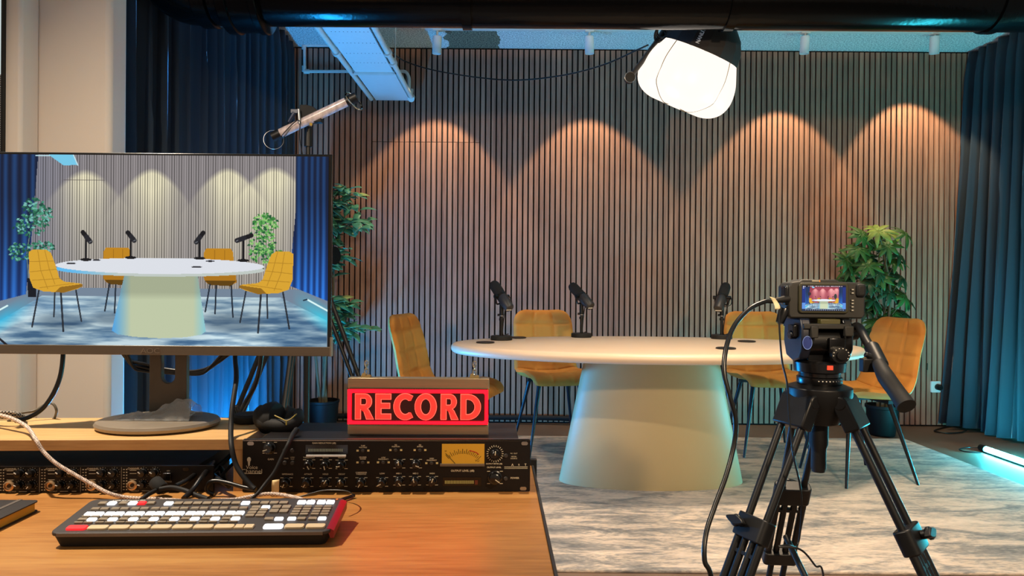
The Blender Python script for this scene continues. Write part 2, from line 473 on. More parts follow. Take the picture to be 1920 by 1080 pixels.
band(432, 497, rD+.028); band(425, 447, rD+.036, 'coupling'); band(484, 500, rD+.036, 'coupling'); band(376, 405, rD+.012)
for px, w in ((876, 18), (1366, 24), (1860, 24)):
    a = P(px, 30, dy).x
    mb = MB().tube([(a-.02, dy, zc), (a+.02, dy, zc)], rD+.009, 40)
    mb.box(a-.012, a+.012, dy-.004, dy+.004, zc+rD, CEIL)
    mb.part('hanger_band', M_duct, dc, world=True)

# --- radiant panel with its pipes
pz = P(705, 188, 5.04).z; x0 = P(705, 188, 5.04).x; x1 = P(768, 188, 5.04).x; ye = 5.04
M_pan = mat('radiant_panel_enamel', (222, 224, 224), .4, var=.02)
rp_ = thing('radiant_ceiling_panel', 'long white ceiling radiator panel with pipes along both sides', 'radiant panel', ((x0+x1)/2, 4.0, pz))
MB().box(x0, x1, 2.9, ye, pz, pz+.035).part('panel', M_pan, rp_, world=True)
for xs, d in ((x0-.035, -1), (x1+.02, 1)):
    MB().tube([(xs, 2.9, pz+.012), (xs, ye, pz+.012)], .017, 14).part('pipe', M_pipew, rp_, world=True)
MB().box(x0-.015, x1+.01, 4.37, 4.40, pz-.012, pz).box(x0-.015, x0-.010, 4.37, 4.40, pz-.01, pz+.05).box(x1+.005, x1+.01, 4.37, 4.40, pz-.01, pz+.05).part('bracket', M_pipew, rp_, world=True)
for xs, ys in ((x0-.035, 4.02), (x1+.02, 4.02), (x1+.02, 4.2)):
    MB().tube([(xs, ys, pz+.012), (xs, ys+.035, pz+.012)], .026, 14).part('pipe_coupling', M_pipew, rp_, world=True)
hm = MB()
for j in range(8):
    for i in range(10):
        cx, cy = x0+.03+i*(x1-x0-.05)/9, 3.0+j*.17
        hm.box(cx-.0022, cx+.0022, cy-.003, cy+.003, pz-.0006, pz)
tag(hm.part('perforation', M_darkgrey, rp_, world=True), kind='stuff')
tm = MB()
for j in range(70):
    y = 3.0 + j*.0195
    tm.box(x1-.004, x1+.008, y, y+.009, pz-.001, pz+.002)
tag(tm.part('serrated_edge', M_neck, rp_, world=True), kind='stuff')
for xs, ys in ((x0+.04, 3.4), (x1+.02, 4.3), (x1-.01, 3.7)):
    MB().cyl((xs, ys, pz+.02), (xs, ys, CEIL), .004, n=8).part('hanging_rod', M_pipew, rp_, world=True)
w = lambda px, py, y=5.09: P(px, py, y)
MB().tube([w(725, 88), w(740, 128), w(744, 150, 5.05), (x1+.02, 5.02, pz+.03)], .014, 12, sm=5).part('drop_pipe', M_pipew, rp_, world=True)
MB().tube([w(745, 134), w(758, 134), w(764, 139), w(767, 148), w(767, 168)], .012, 12, sm=5).part('drop_pipe', M_pipew, rp_, world=True)
MB().cyl(w(764, 170, 5.0), w(774, 172, 5.0), .02, n=12).cyl((x1+.02, 4.98, pz-.005), (x1+.02, 5.02, pz+.02), .024, n=12).part('valve', M_pipew, rp_, world=True)
# wall pipe in the far left corner
hp = thing('heating_pipe', 'thin white pipe bending along the slatted wall in the left corner', 'pipe', w(570, 88))
MB().tube([w(571, 86), w(571, 131), w(574, 134), w(668, 134)], .011, 12).part('pipe', M_pipew, hp, world=True)
MB().tube([w(566, 85), w(625, 85)], .011, 12).part('pipe', M_pipew, hp, world=True)
for q in ((570, 124, 570, 134), (570, 134, 580, 134), (570, 86, 570, 92)):
    MB().cyl(w(*q[:2]), w(*q[2:]), .017, n=12).part('elbow', M_pipew, hp, world=True)

# --- lighting track and spotlights
ty = 4.70
MB().box(P(790, 50, ty).x, 3.1, ty-.018, ty+.018, CEIL-.022, CEIL).top('lighting_track', M_pipew, 'slim white track on the ceiling carrying the four spotlights', 'lighting track')
spots = [(820, 802, 216, 'leftmost, nearest the radiator panel'), (1105, 1113, 214, 'second from the left, over the sagging cable'), (1510, 1457, 200, 'just right of the glowing lantern'), (1753, 1706, 186, 'rightmost, beside the right curtain')]
proto = None
for px, tx, ay, lab in spots:
    X = P(px, 60, ty).x
    top_ = Vector((X, ty, CEIL-.022))
    hit = P(tx, ay, WALLY-.012)          # top of the light pool on the wall
    zl = P(px, 97, ty).z
    src = Vector((X, ty+.01, zl+.02))
    d = hit - src
    up = math.atan2(-d.z, math.hypot(d.x, d.y))     # angle below horizontal
    th = up + R(37)
    hd = Vector((d.x, d.y, 0)).normalized()
    ax = (hd*math.cos(th) + Vector((0,0,-math.sin(th)))).normalized()
    lean = Vector((ax.x*.7, ax.y*.35, -1)).normalized()
    t = thing('spotlight', 'small white cylinder spotlight on the ceiling track, ' + lab, 'spotlight', top_, group='track spotlights')
    c = Vector((X, ty, P(px, 68, ty).z))
    MB().cyl(top_, c + Vector((0,0,-.02)), .008, n=12).box(X-.03, X+.03, ty-.014, ty+.014, CEIL-.032, CEIL-.022).part('stem', M_pipew, t, world=True)
    M = frame_to(c, lean)
    MB().lathe([(0, 0), (.026, 0), (.031, .004), (.031, .118), (.028, .118), (.027, .10), (0, .10)], 24, M=M).part('housing', M_white, t, world=True)
    ld = bpy.data.lights.new('spot_beam', 'SPOT'); ld.energy = SPOT_W; ld.spot_size = R(74); ld.spot_blend = .22; ld.color = (1, .70, .40); ld.shadow_soft_size = .022
    lo = bpy.data.objects.new('spot_beam', ld); COL.objects.link(lo)
    lo.location = (c + lean*.125) ; lo.rotation_euler = (-ax).to_track_quat('Z', 'Y').to_euler()

# --- sagging cable
MB().tube([P(728, 92, 4.9), P(760, 115, 4.7), P(830, 135, 4.5), P(950, 150, 4.2), P(1050, 142, 4.0), P(1130, 122, 3.7), P(1196, 93, 3.45), P(1216, 84, 3.42)], .0042, 8, sm=8).top('cable', M_cable, 'thin dark cable sagging from the radiator panel to the hanging lantern', 'cable')

# --- socket and conduit
sk = thing('power_socket', 'white wall socket with a black plug beside the right curtain', 'socket', P(1753, 734, WALLY-.012))
c = P(1753, 725, WALLY-.014)
MB().prism(rrect(-.036, .036, -.042, .042, .008), 0, .012, wallM(c.x, c.y, c.z)).part('face_plate', M_white, sk, world=True)
MB().lathe([(.022, 0), (.022, .03), (.014, .045), (0, .045)], 20, M=wallM(c.x+.012, c.y-.012, c.z)).part('plug', M_black, sk, world=True)
MB().tube([(-1.45, 5.07, .05), (-1.0, 5.08, .055), (-.3, 5.07, .052), (.2, 5.08, .05), (.45, 5.07, .045), (.8, 5.085, .018)], .019, 10, sm=6).top('cable', M_rubber, 'thick black cable lying along the foot of the slatted wall', 'cable')
MB().tube([PZ(1790, 797, .008), PZ(1765, 803, .008), PZ(1752, 808, .008), PZ(1775, 812, .008), PZ(1800, 811, .008), PZ(1812, 807, .008)], .005, 8, sm=8).top('cable', M_cable, 'thin black cable looping on the floor at the foot of the right curtain', 'cable')

# --- LED tubes on the floor
def led_tube(x, y0, y1, col, strength, lab, tilt=0):
    t = thing('light_tube', lab, 'light tube', (x, (y0+y1)/2, .001), group=None)
    m = em('glowing_tube', col, strength)
    m.node_tree.nodes['Principled BSDF'].inputs['Base Color'].default_value = lin((230,230,230))
    MB().tube([(x, y0, .024), (x, y1, .024)], .016, 18).part('diffuser', m, t, world=True)
    MB().box(x-.019, x+.019, y0, y1, .001, .012).part('backing', M_black, t, world=True)
    for a, b in ((y0-.05, y0), (y1, y1+.05)):
        MB().tube([(x, a, .022), (x, b, .022)], .0205, 18).part('end_cap', M_black, t, world=True)
    MB().tube([(x, y1+.05, .022), (x-.05, y1+.09, .012), (x-.13, y1+.06, .006), (x-.12, y1+.0, .006), (x-.05, y1-.02, .006)], .004, 8, sm=6).part('power_cord', M_cable, t, world=True)
a = PZ(1849, 842, .024)
led_tube(a.x, a.y-1.25, a.y, (60, 222, 245), TUBE_R, 'glowing cyan light tube on the floor by the right curtain')
led_tube(-1.455, 3.12, 4.08, (30, 165, 255), TUBE_L, 'glowing blue light tube on the floor by the left curtain, behind the desk')
# ================================================================== FURNITURE
M_ttop = mat('table_top_cream_lacquer', (214, 190, 164), .42, var=.02, scale=8)
M_tbase = mat('table_base_cream_lacquer', (190, 168, 124), .5, var=.02, scale=5)
TC = (P(1228, 640, 3.5).x, 3.5); TZ = .738
tb = thing('oval_table', 'large oval cream table on a single tapered pedestal', 'table', (TC[0], TC[1], .012))
A, B_ = 1.045, .545
prof = []
for k in range(0, 9):
    a = R(-90 + 22.5*k); prof.append((1 - .024 + .024*math.cos(a), -.024 + .024*math.sin(a)))
mb = MB()
rows = [(.0, -.048)] + [(p[0], p[1]) for p in prof] + [(0, 0)]
def elip(r_, z, n=96, A=A, B=B_):
    return [(TC[0] + (A - (1-r_)*1.0)*math.cos(2*PI*k/n), TC[1] + (B - (1-r_)*1.0)*math.sin(2*PI*k/n), TZ+z) for k in range(n)]
vs = []; fs = []; n_ = 96
for r_, z in prof: vs += elip(r_, z)
for j in range(len(prof)-1):
    for k in range(n_):
        l = (k+1) % n_; fs.append((j*n_+k, j*n_+l, (j+1)*n_+l, (j+1)*n_+k))
fs.append(tuple(range(n_))[::-1]); fs.append(tuple((len(prof)-1)*n_+k for k in range(n_)))
MB().mesh(vs, fs).part('table_top', M_ttop, tb, world=True, angle=50)
bc = P(1221, 900, 3.56)
mb = MB(); prof = [(.478, .178, .012), (.480, .180, .016), (.345, .15, TZ-.052), (.345, .15, TZ-.047)]
vs = []; fs = []
for a_, b_, z in prof:
    vs += [(bc.x + a_*math.cos(2*PI*k/n_), 3.58 + b_*math.sin(2*PI*k/n_), z) for k in range(n_)]
for j in range(len(prof)-1):
    for k in range(n_):
        l = (k+1) % n_; fs.append((j*n_+k, j*n_+l, (j+1)*n_+l, (j+1)*n_+k))
fs.append(tuple(range(n_))[::-1]); fs.append(tuple((len(prof)-1)*n_+k for k in range(n_)))
MB().mesh(vs, fs).part('pedestal', M_tbase, tb, world=True, angle=60)

# coasters
M_coast = mat('black_coaster', (20, 20, 20), .35)
for (px, py, lab) in ((910, 642, 'round black coaster at the left end of the oval table'), (971, 633, 'round black coaster behind the leftmost microphone'), (1361, 653, 'round black coaster nearest the front edge, behind the camera cable'), (1400, 640, 'round black coaster right of the third microphone')):
    q = PZ(px, py, TZ+.003)
    MB().lathe([(.042, 0), (.047, .002), (.047, .006), (.044, .007), (.040, .005), (0, .005)], 28, M=Matrix.Translation((q.x, q.y, TZ))).top('coaster', M_coast, lab, 'coaster', 'black coasters on the table')

# --- chairs
def velvet():
    m, nt, b = newmat('mustard_velvet'); L = nt.links.new
    tc = N(nt, 'ShaderNodeTexCoord')
    n1 = N(nt, 'ShaderNodeTexNoise'); n1.inputs['Scale'].default_value = 7; n1.inputs['Detail'].default_value = 2; n1.inputs['Distortion'].default_value = .5
    L(tc.outputs['Object'], n1.inputs['Vector'])
    rp = N(nt, 'ShaderNodeValToRGB'); e = rp.color_ramp.elements
    e[0].position = .25; e[0].color = lin((180, 110, 36)); e[1].position = .7; e[1].color = lin((208, 140, 54))
    L(n1.outputs['Fac'], rp.inputs[0]); L(rp.outputs[0], b.inputs['Base Color'])
    b.inputs['Roughness'].default_value = .8; b.inputs['Sheen Weight'].default_value = .2; b.inputs['Sheen Tint'].default_value = lin((235, 180, 90)); b.inputs['Sheen Roughness'].default_value = .4
    return m
M_vel = velvet()
cprof = [(-.235, .425), (-.222, .452), (-.15, .462), (0, .448), (.11, .440), (.175, .455), (.212, .505), (.232, .57), (.250, .66), (.268, .75), (.284, .82), (.292, .858)]
cpts = cr([Vector((0, y, z)) for y, z in cprof], 8)
ln = [0]
for a, b in zip(cpts, cpts[1:]): ln.append(ln[-1] + (b-a).length)
def cat(v):
    s = v*ln[-1]
    for i in range(len(ln)-1):
        if s <= ln[i+1] + 1e-9:
            f = (s-ln[i])/(ln[i+1]-ln[i]); p = cpts[i].lerp(cpts[i+1], f); t = (cpts[i+1]-cpts[i]).normalized(); break
    return p, t
VS = .545
def shell(v0, v1, nv):
    def one(side):
        def fn(u, w):
            v = v0 + (v1-v0)*w
            uu = u*2-1
            p, t = cat(v)
            nrm = Vector((0, -t.z, t.y))          # towards the sitter
            if v < .5: hw = .205 + .02*math.sin(PI*min(1, v/.5))
            else: hw = .212 - .014*((v-.5)/.5)
            # rounded outline corners
            e0 = min(1, v/.11); e1 = min(1, (1-v)/.13)
            hw *= (1 - (1-e0)**2.6)**.5 * .25 + .75 if v < .11 else 1
            hw *= (1 - (1-e1)**2.4)**.5 * .42 + .58 if v > .87 else 1
            x = uu*hw
            edge = max(0, 1 - abs(uu)**7)**.5 * min(1, (max(0, 1-(1-min(1, v/.05))**2))**.5) * min(1, (max(0, 1-(1-min(1, (1-v)/.045))**2))**.5)
            th = .030 if side > 0 else .016
            off = th*edge*side
            if side > 0:
                q = 0
                for g in (-.34, .34): q += math.exp(-((uu-g)/.04)**2)
                for g in (.17, .33, .5, .63, .76, .89): q += math.exp(-((v-g)/.011)**2)
                off -= .0075*min(1, q)*edge
            bowl = .035*abs(uu)**2.5*(.5 + .5*min(1, v/.15, (1-v)/.22))
            return p + Vector((x, 0, 0)) + nrm*(off + bowl)
        return fn
    mb = MB()
    nu = 37
    mb.grid(one(1), nu, nv); k = len(mb.v)
    mb.grid(one(-1), nu, nv)
    f2 = []
    for f in mb.f[(nu-1)*(nv-1):]: f2.append(f[::-1])
    mb.f = mb.f[:(nu-1)*(nv-1)] + f2
    # close the two long sides and the ends
    for j in range(nv-1):
        a, b = j*nu, (j+1)*nu; mb.f.append((a, b, k+b, k+a)); mb.f.append((a+nu-1, k+a+nu-1, k+b+nu-1, b+nu-1))
    for i in range(nu-1):
        mb.f.append((i, k+i, k+i+1, i+1)); e = (nv-1)*nu; mb.f.append((e+i, e+i+1, k+e+i+1, k+e+i))
    return mb
def make_chair():
    t = thing('dining_chair', 'x', 'chair', group='mustard chairs round the oval table')
    shell(0, .5, 46).part('seat', M_vel, t, angle=60)
    shell(.5, 1, 50).part('backrest', M_vel, t, angle=60)
    for sx in (-1, 1):
        for y0, y1 in ((-.13, -.20), (.10, .215)):
            MB().tube([(sx*.125, y0, .425), (sx*.20, y1, 0)], [.0135, .007], 12).part('leg', M_legmetal, t)
    MB().box(-.14, .14, -.15, -.12, .415, .432).box(-.14, .14, .085, .115, .412, .43).box(-.012, .012, -.13, .1, .415, .43).part('under_frame', M_legmetal, t)
    MB().box(.2145, .218, .245, .249, .60, .635).part('fabric_tag', M_black, t)
    return t
chair = make_chair()
# (pixel x, pixel y on the floor under the seat middle) -> world
places = [
 (-.335, 3.66, R(76), 'mustard velvet quilted chair at the left end of the oval table, behind the record sign'),
 (.262, 4.28, R(13), 'mustard velvet chair behind the table on the left, between two microphones'),
 (1.60, 4.28, R(-1), 'mustard velvet chair behind the table on the right, behind the camera cable'),
 (1.87, 3.70, R(-80), 'mustard velvet quilted chair at the right end of the table, beside the tripod'),
]
for i, (x, y, rz, lab) in enumerate(places):
    c = chair if i == 0 else copy_tree(chair)
    c.location = (x, y, .0122); c.rotation_euler.z = rz; c['label'] = lab

# --- microphones
M_foam = mat('charcoal_foam', (26, 26, 27), .95, bump=.4, scale=220)
M_micb = mat('microphone_grey', (44, 42, 42), .45)
def mic(px, py, axis, lab):
    q = PZ(px, py, TZ+.01)
    t = thing('microphone', lab, 'microphone', (q.x, q.y, TZ), group='microphones on the oval table')
    MB().lathe([(.056, 0), (.0585, .003), (.0585, .020), (.054, .024), (0, .024)], 36).part('base', M_blackm, t)
    MB().cyl((0, 0, .02), (0, 0, .16), .0085, n=16).cyl((0,0,.105), (0,0,.118), .013, n=16).part('pole', M_black, t)
    MB().cyl((0, 0, .13), (0, 0, .205), .012, n=16).cyl((-.012,0,.135),(-.022,0,.135),.006, n=10).part('upper_pole', M_black, t)
    MB().cyl((0, 0, .128), (0, 0, .132), .0128, n=16).part('collar_ring', M_steel, t)
    ax = Vector(axis).normalized(); c = Vector((0, 0, .235))
    s = ax.cross(Vector((0,0,1))).normalized()
    M = frame_to(c, ax, s)
    MB().lathe([(0, -.092), (.023, -.092), (.0265, -.086), (.0295, -.045), (.0295, -.01), (.0255, .0)], 28, M=M).part('body', M_micb, t)
    MB().lathe([(.0262, -.006), (.030, -.002), (.030, .008), (.0262, .012)], 28, M=M).part('ring', M_black, t)
    MB().lathe([(.0255, .004), (.0285, .012), (.0295, .05), (.0285, .085), (.022, .101), (.010, .106), (0, .107)], 28, M=M).part('windscreen', M_foam, t)
    MB().box(-.017, .017, .007, .013, -.0935, -.092, M=M).part('badge', M_printw, t)
    y = MB()
    for k in (-1, 1):
        y.tube([c + s*(k*.040) , c + s*(k*.040) - ax*.0 + Vector((0,0,-.012)), c + s*(k*.034) + Vector((0,0,-.040)), Vector((s.x*k*.012, s.y*k*.012, .196))], .0045, 8, sm=5)
        y.cyl(c + s*(k*.030), c + s*(k*.050), .010, n=14)
    y.part('yoke', M_black, t)
    MB().tube([c - ax*.07 - s*.02 + Vector((0,0,-.01)), c - ax*.03 + s*.055 + Vector((0,0,-.02)), c + s*.05 + Vector((0,0,.0)), c + s*.03 + Vector((0,0,-.06)), (s.x*.018, s.y*.018, .12), (s.x*.010, s.y*.010, .03), (s.x*.05, s.y*.05+.04, .028)], .0028, 8, sm=8).part('cord', M_cable, t)
mic(940, 634, (-.072, .08, .105), 'black broadcast microphone on a round stand at the left of the table')
mic(1090, 629, (-.075, .08, .088), 'black broadcast microphone on a round stand in front of the left rear chair')
mic(1353, 632, (.058, .08, .10), 'black broadcast microphone on a round stand, third from the left, beside the hanging camera cable')

# --- plants
M_leafs = [mat('leaf_green_%s' % k, c, .5, var=.25, scale=25, spec=.4) for k, c in (('mid', (58, 98, 42)), ('pale', (128, 150, 66)), ('dark', (34, 70, 40)))]
M_leafb = [mat('bluegreen_leaf_%s' % k, c, .45, var=.25, scale=25, spec=.4) for k, c in (('mid', (78, 146, 114)), ('pale', (156, 176, 104)), ('dark', (48, 108, 88)))]
M_stem = mat('plant_stem', (92, 78, 52), .7)
M_pot = mat('black_plant_pot', (8, 8, 9), .6, spec=.25)
M_soil = mat('potting_soil', (38, 28, 20), .95, bump=.5, scale=90)
def leaf(mb, base, d, up, L, W, curl=.25):
    d = Vector(d).normalized(); s = d.cross(Vector(up)); s = s.normalized() if s.length > 1e-4 else d.orthogonal().normalized()
    nrm = s.cross(d).normalized(); o = []
    n = 5; vs = []; fs = []
    for k in range(n+1):
        t = k/n; w = W*math.sin(PI*min(1, t*.93+.05))**.8*(1-.25*t) if 0 < k < n else W*.06
        c = Vector(base) + d*(L*t) - nrm*(curl*L*t*t)
        vs += [c - s*w - nrm*(-w*.25), c, c + s*w - nrm*(-w*.25)]
    for k in range(n):
        a = 3*k; fs += [(a, a+1, a+4, a+3), (a+1, a+2, a+5, a+4)]
    mb.mesh(vs, fs)
def finish_leaves(mb, mats, pick, name, parent):
    o = mb.part(name, mats[0], parent, angle=80)
    s = o.modifiers.new('thickness', 'SOLIDIFY'); s.thickness = .0012
    return o
# right plant: palmate umbrella leaves
def palmate_plant(loc, lab, clusters, seed):
    rr = random.Random(seed)
    t = thing('potted_umbrella_plant', lab, 'plant', loc)
    MB().lathe([(.0, 0), (.078, 0), (.082, .004), (.105, .19), (.112, .195), (.112, .215), (.102, .215), (.098, .185), (0, .185)], 32).part('pot', M_pot, t)
    MB().lathe([(0, .186), (.099, .186), (.099, .19), (0, .193)], 24).part('soil', M_soil, t)
    mbs = [MB(), MB(), MB()]; stem = MB()
    for k in range(3):
        a = k*2.1
        stem.tube([(.03*math.cos(a), .03*math.sin(a), .18), (.04*math.cos(a+.5), .04*math.sin(a+.5), .6), (.05*math.cos(a+1), .05*math.sin(a+1), 1.0), (.03*math.cos(a), .03*math.sin(a), 1.28)], [.012, .006], 8, sm=6)
    for (cx, cz, tone) in clusters:
        c = Vector((cx, rr.uniform(-.13, .11), cz))
        root = Vector((cx*.12, c.y*.15, max(.3, cz - rr.uniform(.1, .2))))
        stem.tube([root, root.lerp(c, .5) + Vector((0,0,-.015)), c], .0028, 6, sm=4)
        up = Vector((cx*1.2 + rr.uniform(-.5,.5), -.95 + rr.uniform(-.4,.4), .75 + rr.uniform(-.3,.3))).normalized()
        u = up.orthogonal().normalized(); v = up.cross(u)
        nl = rr.choice((7, 8, 9)); a0 = rr.uniform(0, 6.28)
        for k in range(nl):
            a = a0 + 2*PI*k/nl + rr.uniform(-.08, .08)
            d = (u*math.cos(a) + v*math.sin(a))*1.0 - up*.12
            leaf(mbs[tone], c, d, up, rr.uniform(.085, .125), rr.uniform(.017, .022), .32)
    stem.part('stem', M_stem, t)
    for mb, m in zip(mbs, M_leafs):
        o = mb.part('foliage', m, t, angle=80); s = o.modifiers.new('thickness', 'SOLIDIFY'); s.thickness = .0012
YP = 4.80
def pc(px, py, ox): q = P(px, py, YP); return (q.x-ox, q.z)
oR = P(1655, 700, YP).x
cl = []
for px, py, tone in ((1650,428,1),(1668,436,1),(1628,436,1),(1683,440,0),(1612,440,0),(1640,450,0),(1668,456,2),(1655,462,0),(1605,466,0),(1622,474,0),(1690,476,2),(1645,482,2),(1590,486,0),(1675,488,0),(1615,498,0),(1632,512,2),(1600,505,0),(1668,508,2),(1594,528,2),(1650,530,2),(1632,522,0),(1684,520,2),(1612,530,2),(1678,536,0),(1660,548,2),(1645,560,0),(1690,556,0),(1705,560,2),(1660,572,0),(1640,580,2),(1700,588,2),(1680,585,0),(1655,600,2),(1695,602,2),(1635,604,0),(1668,616,2),(1650,628,2),(1640,645,0),(1675,640,2),(1655,660,2),(1625,622,2),(1630,560,2),(1670,530,0)):
    x, z = pc(px, py, oR); cl.append((x + rnd.uniform(-.01,.01), z, tone))
palmate_plant((oR, YP, 0), 'leafy umbrella plant in a black pot behind the tripod camera', cl, 5)
# left plant: pointed leaves on arching twigs
def fig_plant(loc, lab, seed):
    rr = random.Random(seed)
    t = thing('potted_ficus', lab, 'plant', loc)
    MB().lathe([(.0, 0), (.085, 0), (.09, .004), (.11, .2), (.115, .205), (.115, .22), (.105, .22), (.1, .19), (0, .19)], 32).part('pot', M_pot, t)
    MB().lathe([(0, .19), (.099, .19), (.099, .195), (0, .198)], 24).part('soil', M_soil, t)
    mbs = [MB(), MB(), MB()]; stem = MB()
    trunks = [[(0,0,.19), (.02,0,.6), (.0,.01,1.0), (.02,0,1.6)], [(.02,.01,.19), (.0,.03,.5), (.06,.0,.8), (.08,-.02,1.25)], [(-.02,.01,.19), (-.05,.0,.5), (-.07,-.02,.8), (-.07,-.04,1.1)]]
    for p in trunks: stem.tube(p, [.012, .005], 8, sm=6)
    def twig(root, tip, n, tone0):
        root = Vector(root); tip = Vector(tip); mid = root.lerp(tip, .5) + Vector((0,0,.05))
        pts = cr([root, mid, tip], 6); stem.tube(pts, [.005, .002], 6)
        for k in range(n):
            f = .25 + .75*k/(n-1); p = pts[int(f*(len(pts)-1))]
            a = rr.uniform(0, 6.28)
            dd = (tip-root).normalized()*.5 + Vector((math.cos(a), math.sin(a)*.9-.25, rr.uniform(-.7,.35)))
            up = Vector((rr.uniform(-.4,.4), -.5, 1))
            leaf(mbs[rr.choice((tone0, 0, 2, 0, 1 if rr.random() < .4 else 0))], p + Vector((rr.uniform(-.02,.02), rr.uniform(-.02,.02), rr.uniform(-.02,.02))), dd, up, rr.uniform(.085,.125), rr.uniform(.026,.036), .3)
    for k in range(32):                      # upper crown
        z = rr.uniform(1.12, 1.66); w = .26*math.sin(PI*min(1, (1.76-z)/.9+.08))+.05
        a = rr.uniform(-PI, PI); twig((.03, 0, z-.1), (math.cos(a)*w*(1 if math.cos(a) > 0 else .25)+.06, math.sin(a)*w*.5-.05, z+rr.uniform(-.05,.06)), 10, 0)
    for k in range(24):                      # lower tuft
        z = rr.uniform(.70, .92); a = rr.uniform(-PI, PI); w = rr.uniform(.15,.33)
        twig((.03, 0, z-.12), (math.cos(a)*w*(1 if math.cos(a) > 0 else .25)+.04, math.sin(a)*w*.5-.05, z+rr.uniform(-.05,.05)), 10, 0)
    stem.part('stem', M_stem, t)
    for mb, m in zip(mbs, M_leafb):
        o = mb.part('foliage', m, t, angle=80); s = o.modifiers.new('thickness', 'SOLIDIFY'); s.thickness = .0012
fig_plant((P(607, 500, 4.78).x, 4.78, 0), 'ficus with pointed blue-green leaves standing half hidden behind the monitor', 4)

# --- tripod with fluid head
TX, TY = .722, 1.60
tp = thing('camera_tripod', 'black video tripod with fluid head and long pan handle, carrying the camera', 'tripod', (TX, TY, 0))
hz_ = .775
for i, az in enumerate((-42, 85, 203)):
    a = R(az); d = Vector((math.cos(a), math.sin(a), 0)); s = Vector((-d.y, d.x, 0))
    hip = Vector((TX, TY, hz_)) + d*.055
    foot = Vector((TX, TY, .0)) + d*.43
    ax = (foot-hip).normalized(); Ln = (foot-hip).length
    nrm = s.cross(ax).normalized()
    leg = MB()
    for k in (-1, 1): leg.cyl(hip + s*(k*.030) + ax*.04, hip + s*(k*.027) + ax*(Ln*.385), .0085, n=14)
    o = leg.part('leg', M_black, tp, world=True); par = o
    # shoulder casting
    Mh = frame_to(hip, ax, s)
    def sub(mb, name, m, bevel=0):
        ob = mb.part(name, m, tp, world=True, bevel=bevel); 
        ob.parent = par; return ob
    # sub-parts share the leg's frame (leg object sits at the tripod origin)
    sub(MB().box(-.045, .045, -.017, .017, .0, .07, M=Mh).cyl((-.046, 0, .004), (.046, 0, .004), .017, M=Mh, n=16), 'leg_shoulder', M_black, .004)
    q = .365*Ln
    sub(MB().prism(rrect(-.045, .045, -.019, .019, .012), q-.025, q+.028, M=Mh), 'clamp_bracket', M_black, .003)
    low = MB()
    for k in (-.034, -.012, .012, .034): low.cyl((k, 0, q+.02), (k, 0, min(Ln-.06, q*1.72)), .0095 if abs(k) > .02 else .008, M=Mh, n=12)
    low.box(-.03, .03, -.006, .006, q+.055, q+.063, M=Mh)
    sub(low, 'lower_tube', M_black)
    sub(MB().prism(rrect(-.045, .045, -.017, .017, .01), q*1.66, q*1.66+.04, M=Mh), 'lower_bracket', M_black, .003)
    sub(MB().cyl((-.018,0,q*1.66), (-.018,0,Ln), .008, M=Mh, n=12).cyl((.018,0,q*1.66), (.018,0,Ln), .008, M=Mh, n=12).box(-.03,.03,-.014,.014,Ln-.03,Ln, M=Mh), 'foot', M_rubber, .003)
    kd = -1 if nrm.dot(d) > 0 else 1
    side = {0: (.045, 0), 1: (0, -.019), 2: (-.03, -.019)}[i]
    kn = MB(); c0 = Vector((side[0], (-side[1]) * 0 + (-.03 if nrm.y > 0 else .03) * (1 if i != 0 else .2), q+.002))
    yl = Mh.to_3x3().col[1]; sg_ = 1 if yl.dot(d) > 0 else -1
    Mk = Mh @ Matrix.Translation(({0: .012, 1: 0, 2: -.02}[i], .019*sg_, q)) @ Matrix.Rotation(R(-90*sg_), 4, 'X')
    kn.lathe([(.010, 0), (.010, .012), (.014, .014), (.014, .022), (0, .024)], 16, M=Mk)
    kn.prism([(math.cos(t)*(.008+.019*abs(math.cos(t))**2), math.sin(t)*(.011)) for t in [2*PI*k/24 for k in range(24)]], .012, .026, M=Mk)
    sub(kn, 'lock_knob', M_black, .002)
# spreader
sp = MB(); hubz = .30
sp.lathe([(0, hubz-.02), (.022, hubz-.02), (.022, hubz+.015), (0, hubz+.015)], 20, M=Matrix.Translation((TX, TY, 0)))
for az in (-42, 85, 203):
    a = R(az); d = Vector((math.cos(a), math.sin(a), 0)); q = Vector((TX, TY, .0)) + d*(.055+.375*(hz_-.36)/hz_) + Vector((0,0,.36))
    sp.tube([Vector((TX, TY, hubz)) + d*.02, q - d*.02], .008, 10)
sp.part('spreader', M_black, tp, world=True)
# crown and bowl
MB().lathe([(0, .715), (.045, .715), (.06, .745), (.072, .775), (.072, .800), (.055, .806), (0, .806)], 36, M=Matrix.Translation((TX, TY, 0))).part('crown', M_black, tp, world=True, bevel=.002)
MB().lathe([(0, .60), (.014, .60), (.017, .61), (.017, .655), (.021, .665), (.021, .72), (0, .72)], 20, M=Matrix.Translation((TX, TY, 0))).part('bowl_clamp', M_rubber, tp, world=True)
hd = MB()
T0 = Matrix.Translation((TX, TY, 0))
hd.lathe([(0, .804), (.047, .804), (.050, .812), (.050, .826), (.046, .829), (.046, .838), (.056, .842), (.058, .866), (.052, .872), (0, .872)], 40, M=T0)
hd_o = hd.part('pan_base', M_blackg, tp, world=True)
MB().box(TX-.008, TX+.004, TY-.0605, TY-.056, .852, .863).part('level_light', em('red_level_light', (255, 70, 40), 1.4), tp, world=True)
dots = MB()
for k in range(9):
    a = R(-115 + k*9); dots.cyl((TX+.0505*math.cos(a), TY+.0505*math.sin(a), .820), (TX+.0515*math.cos(a), TY+.0515*math.sin(a), .820), .0014, n=8)
dots.part('scale_marks', M_printw, tp, world=True)
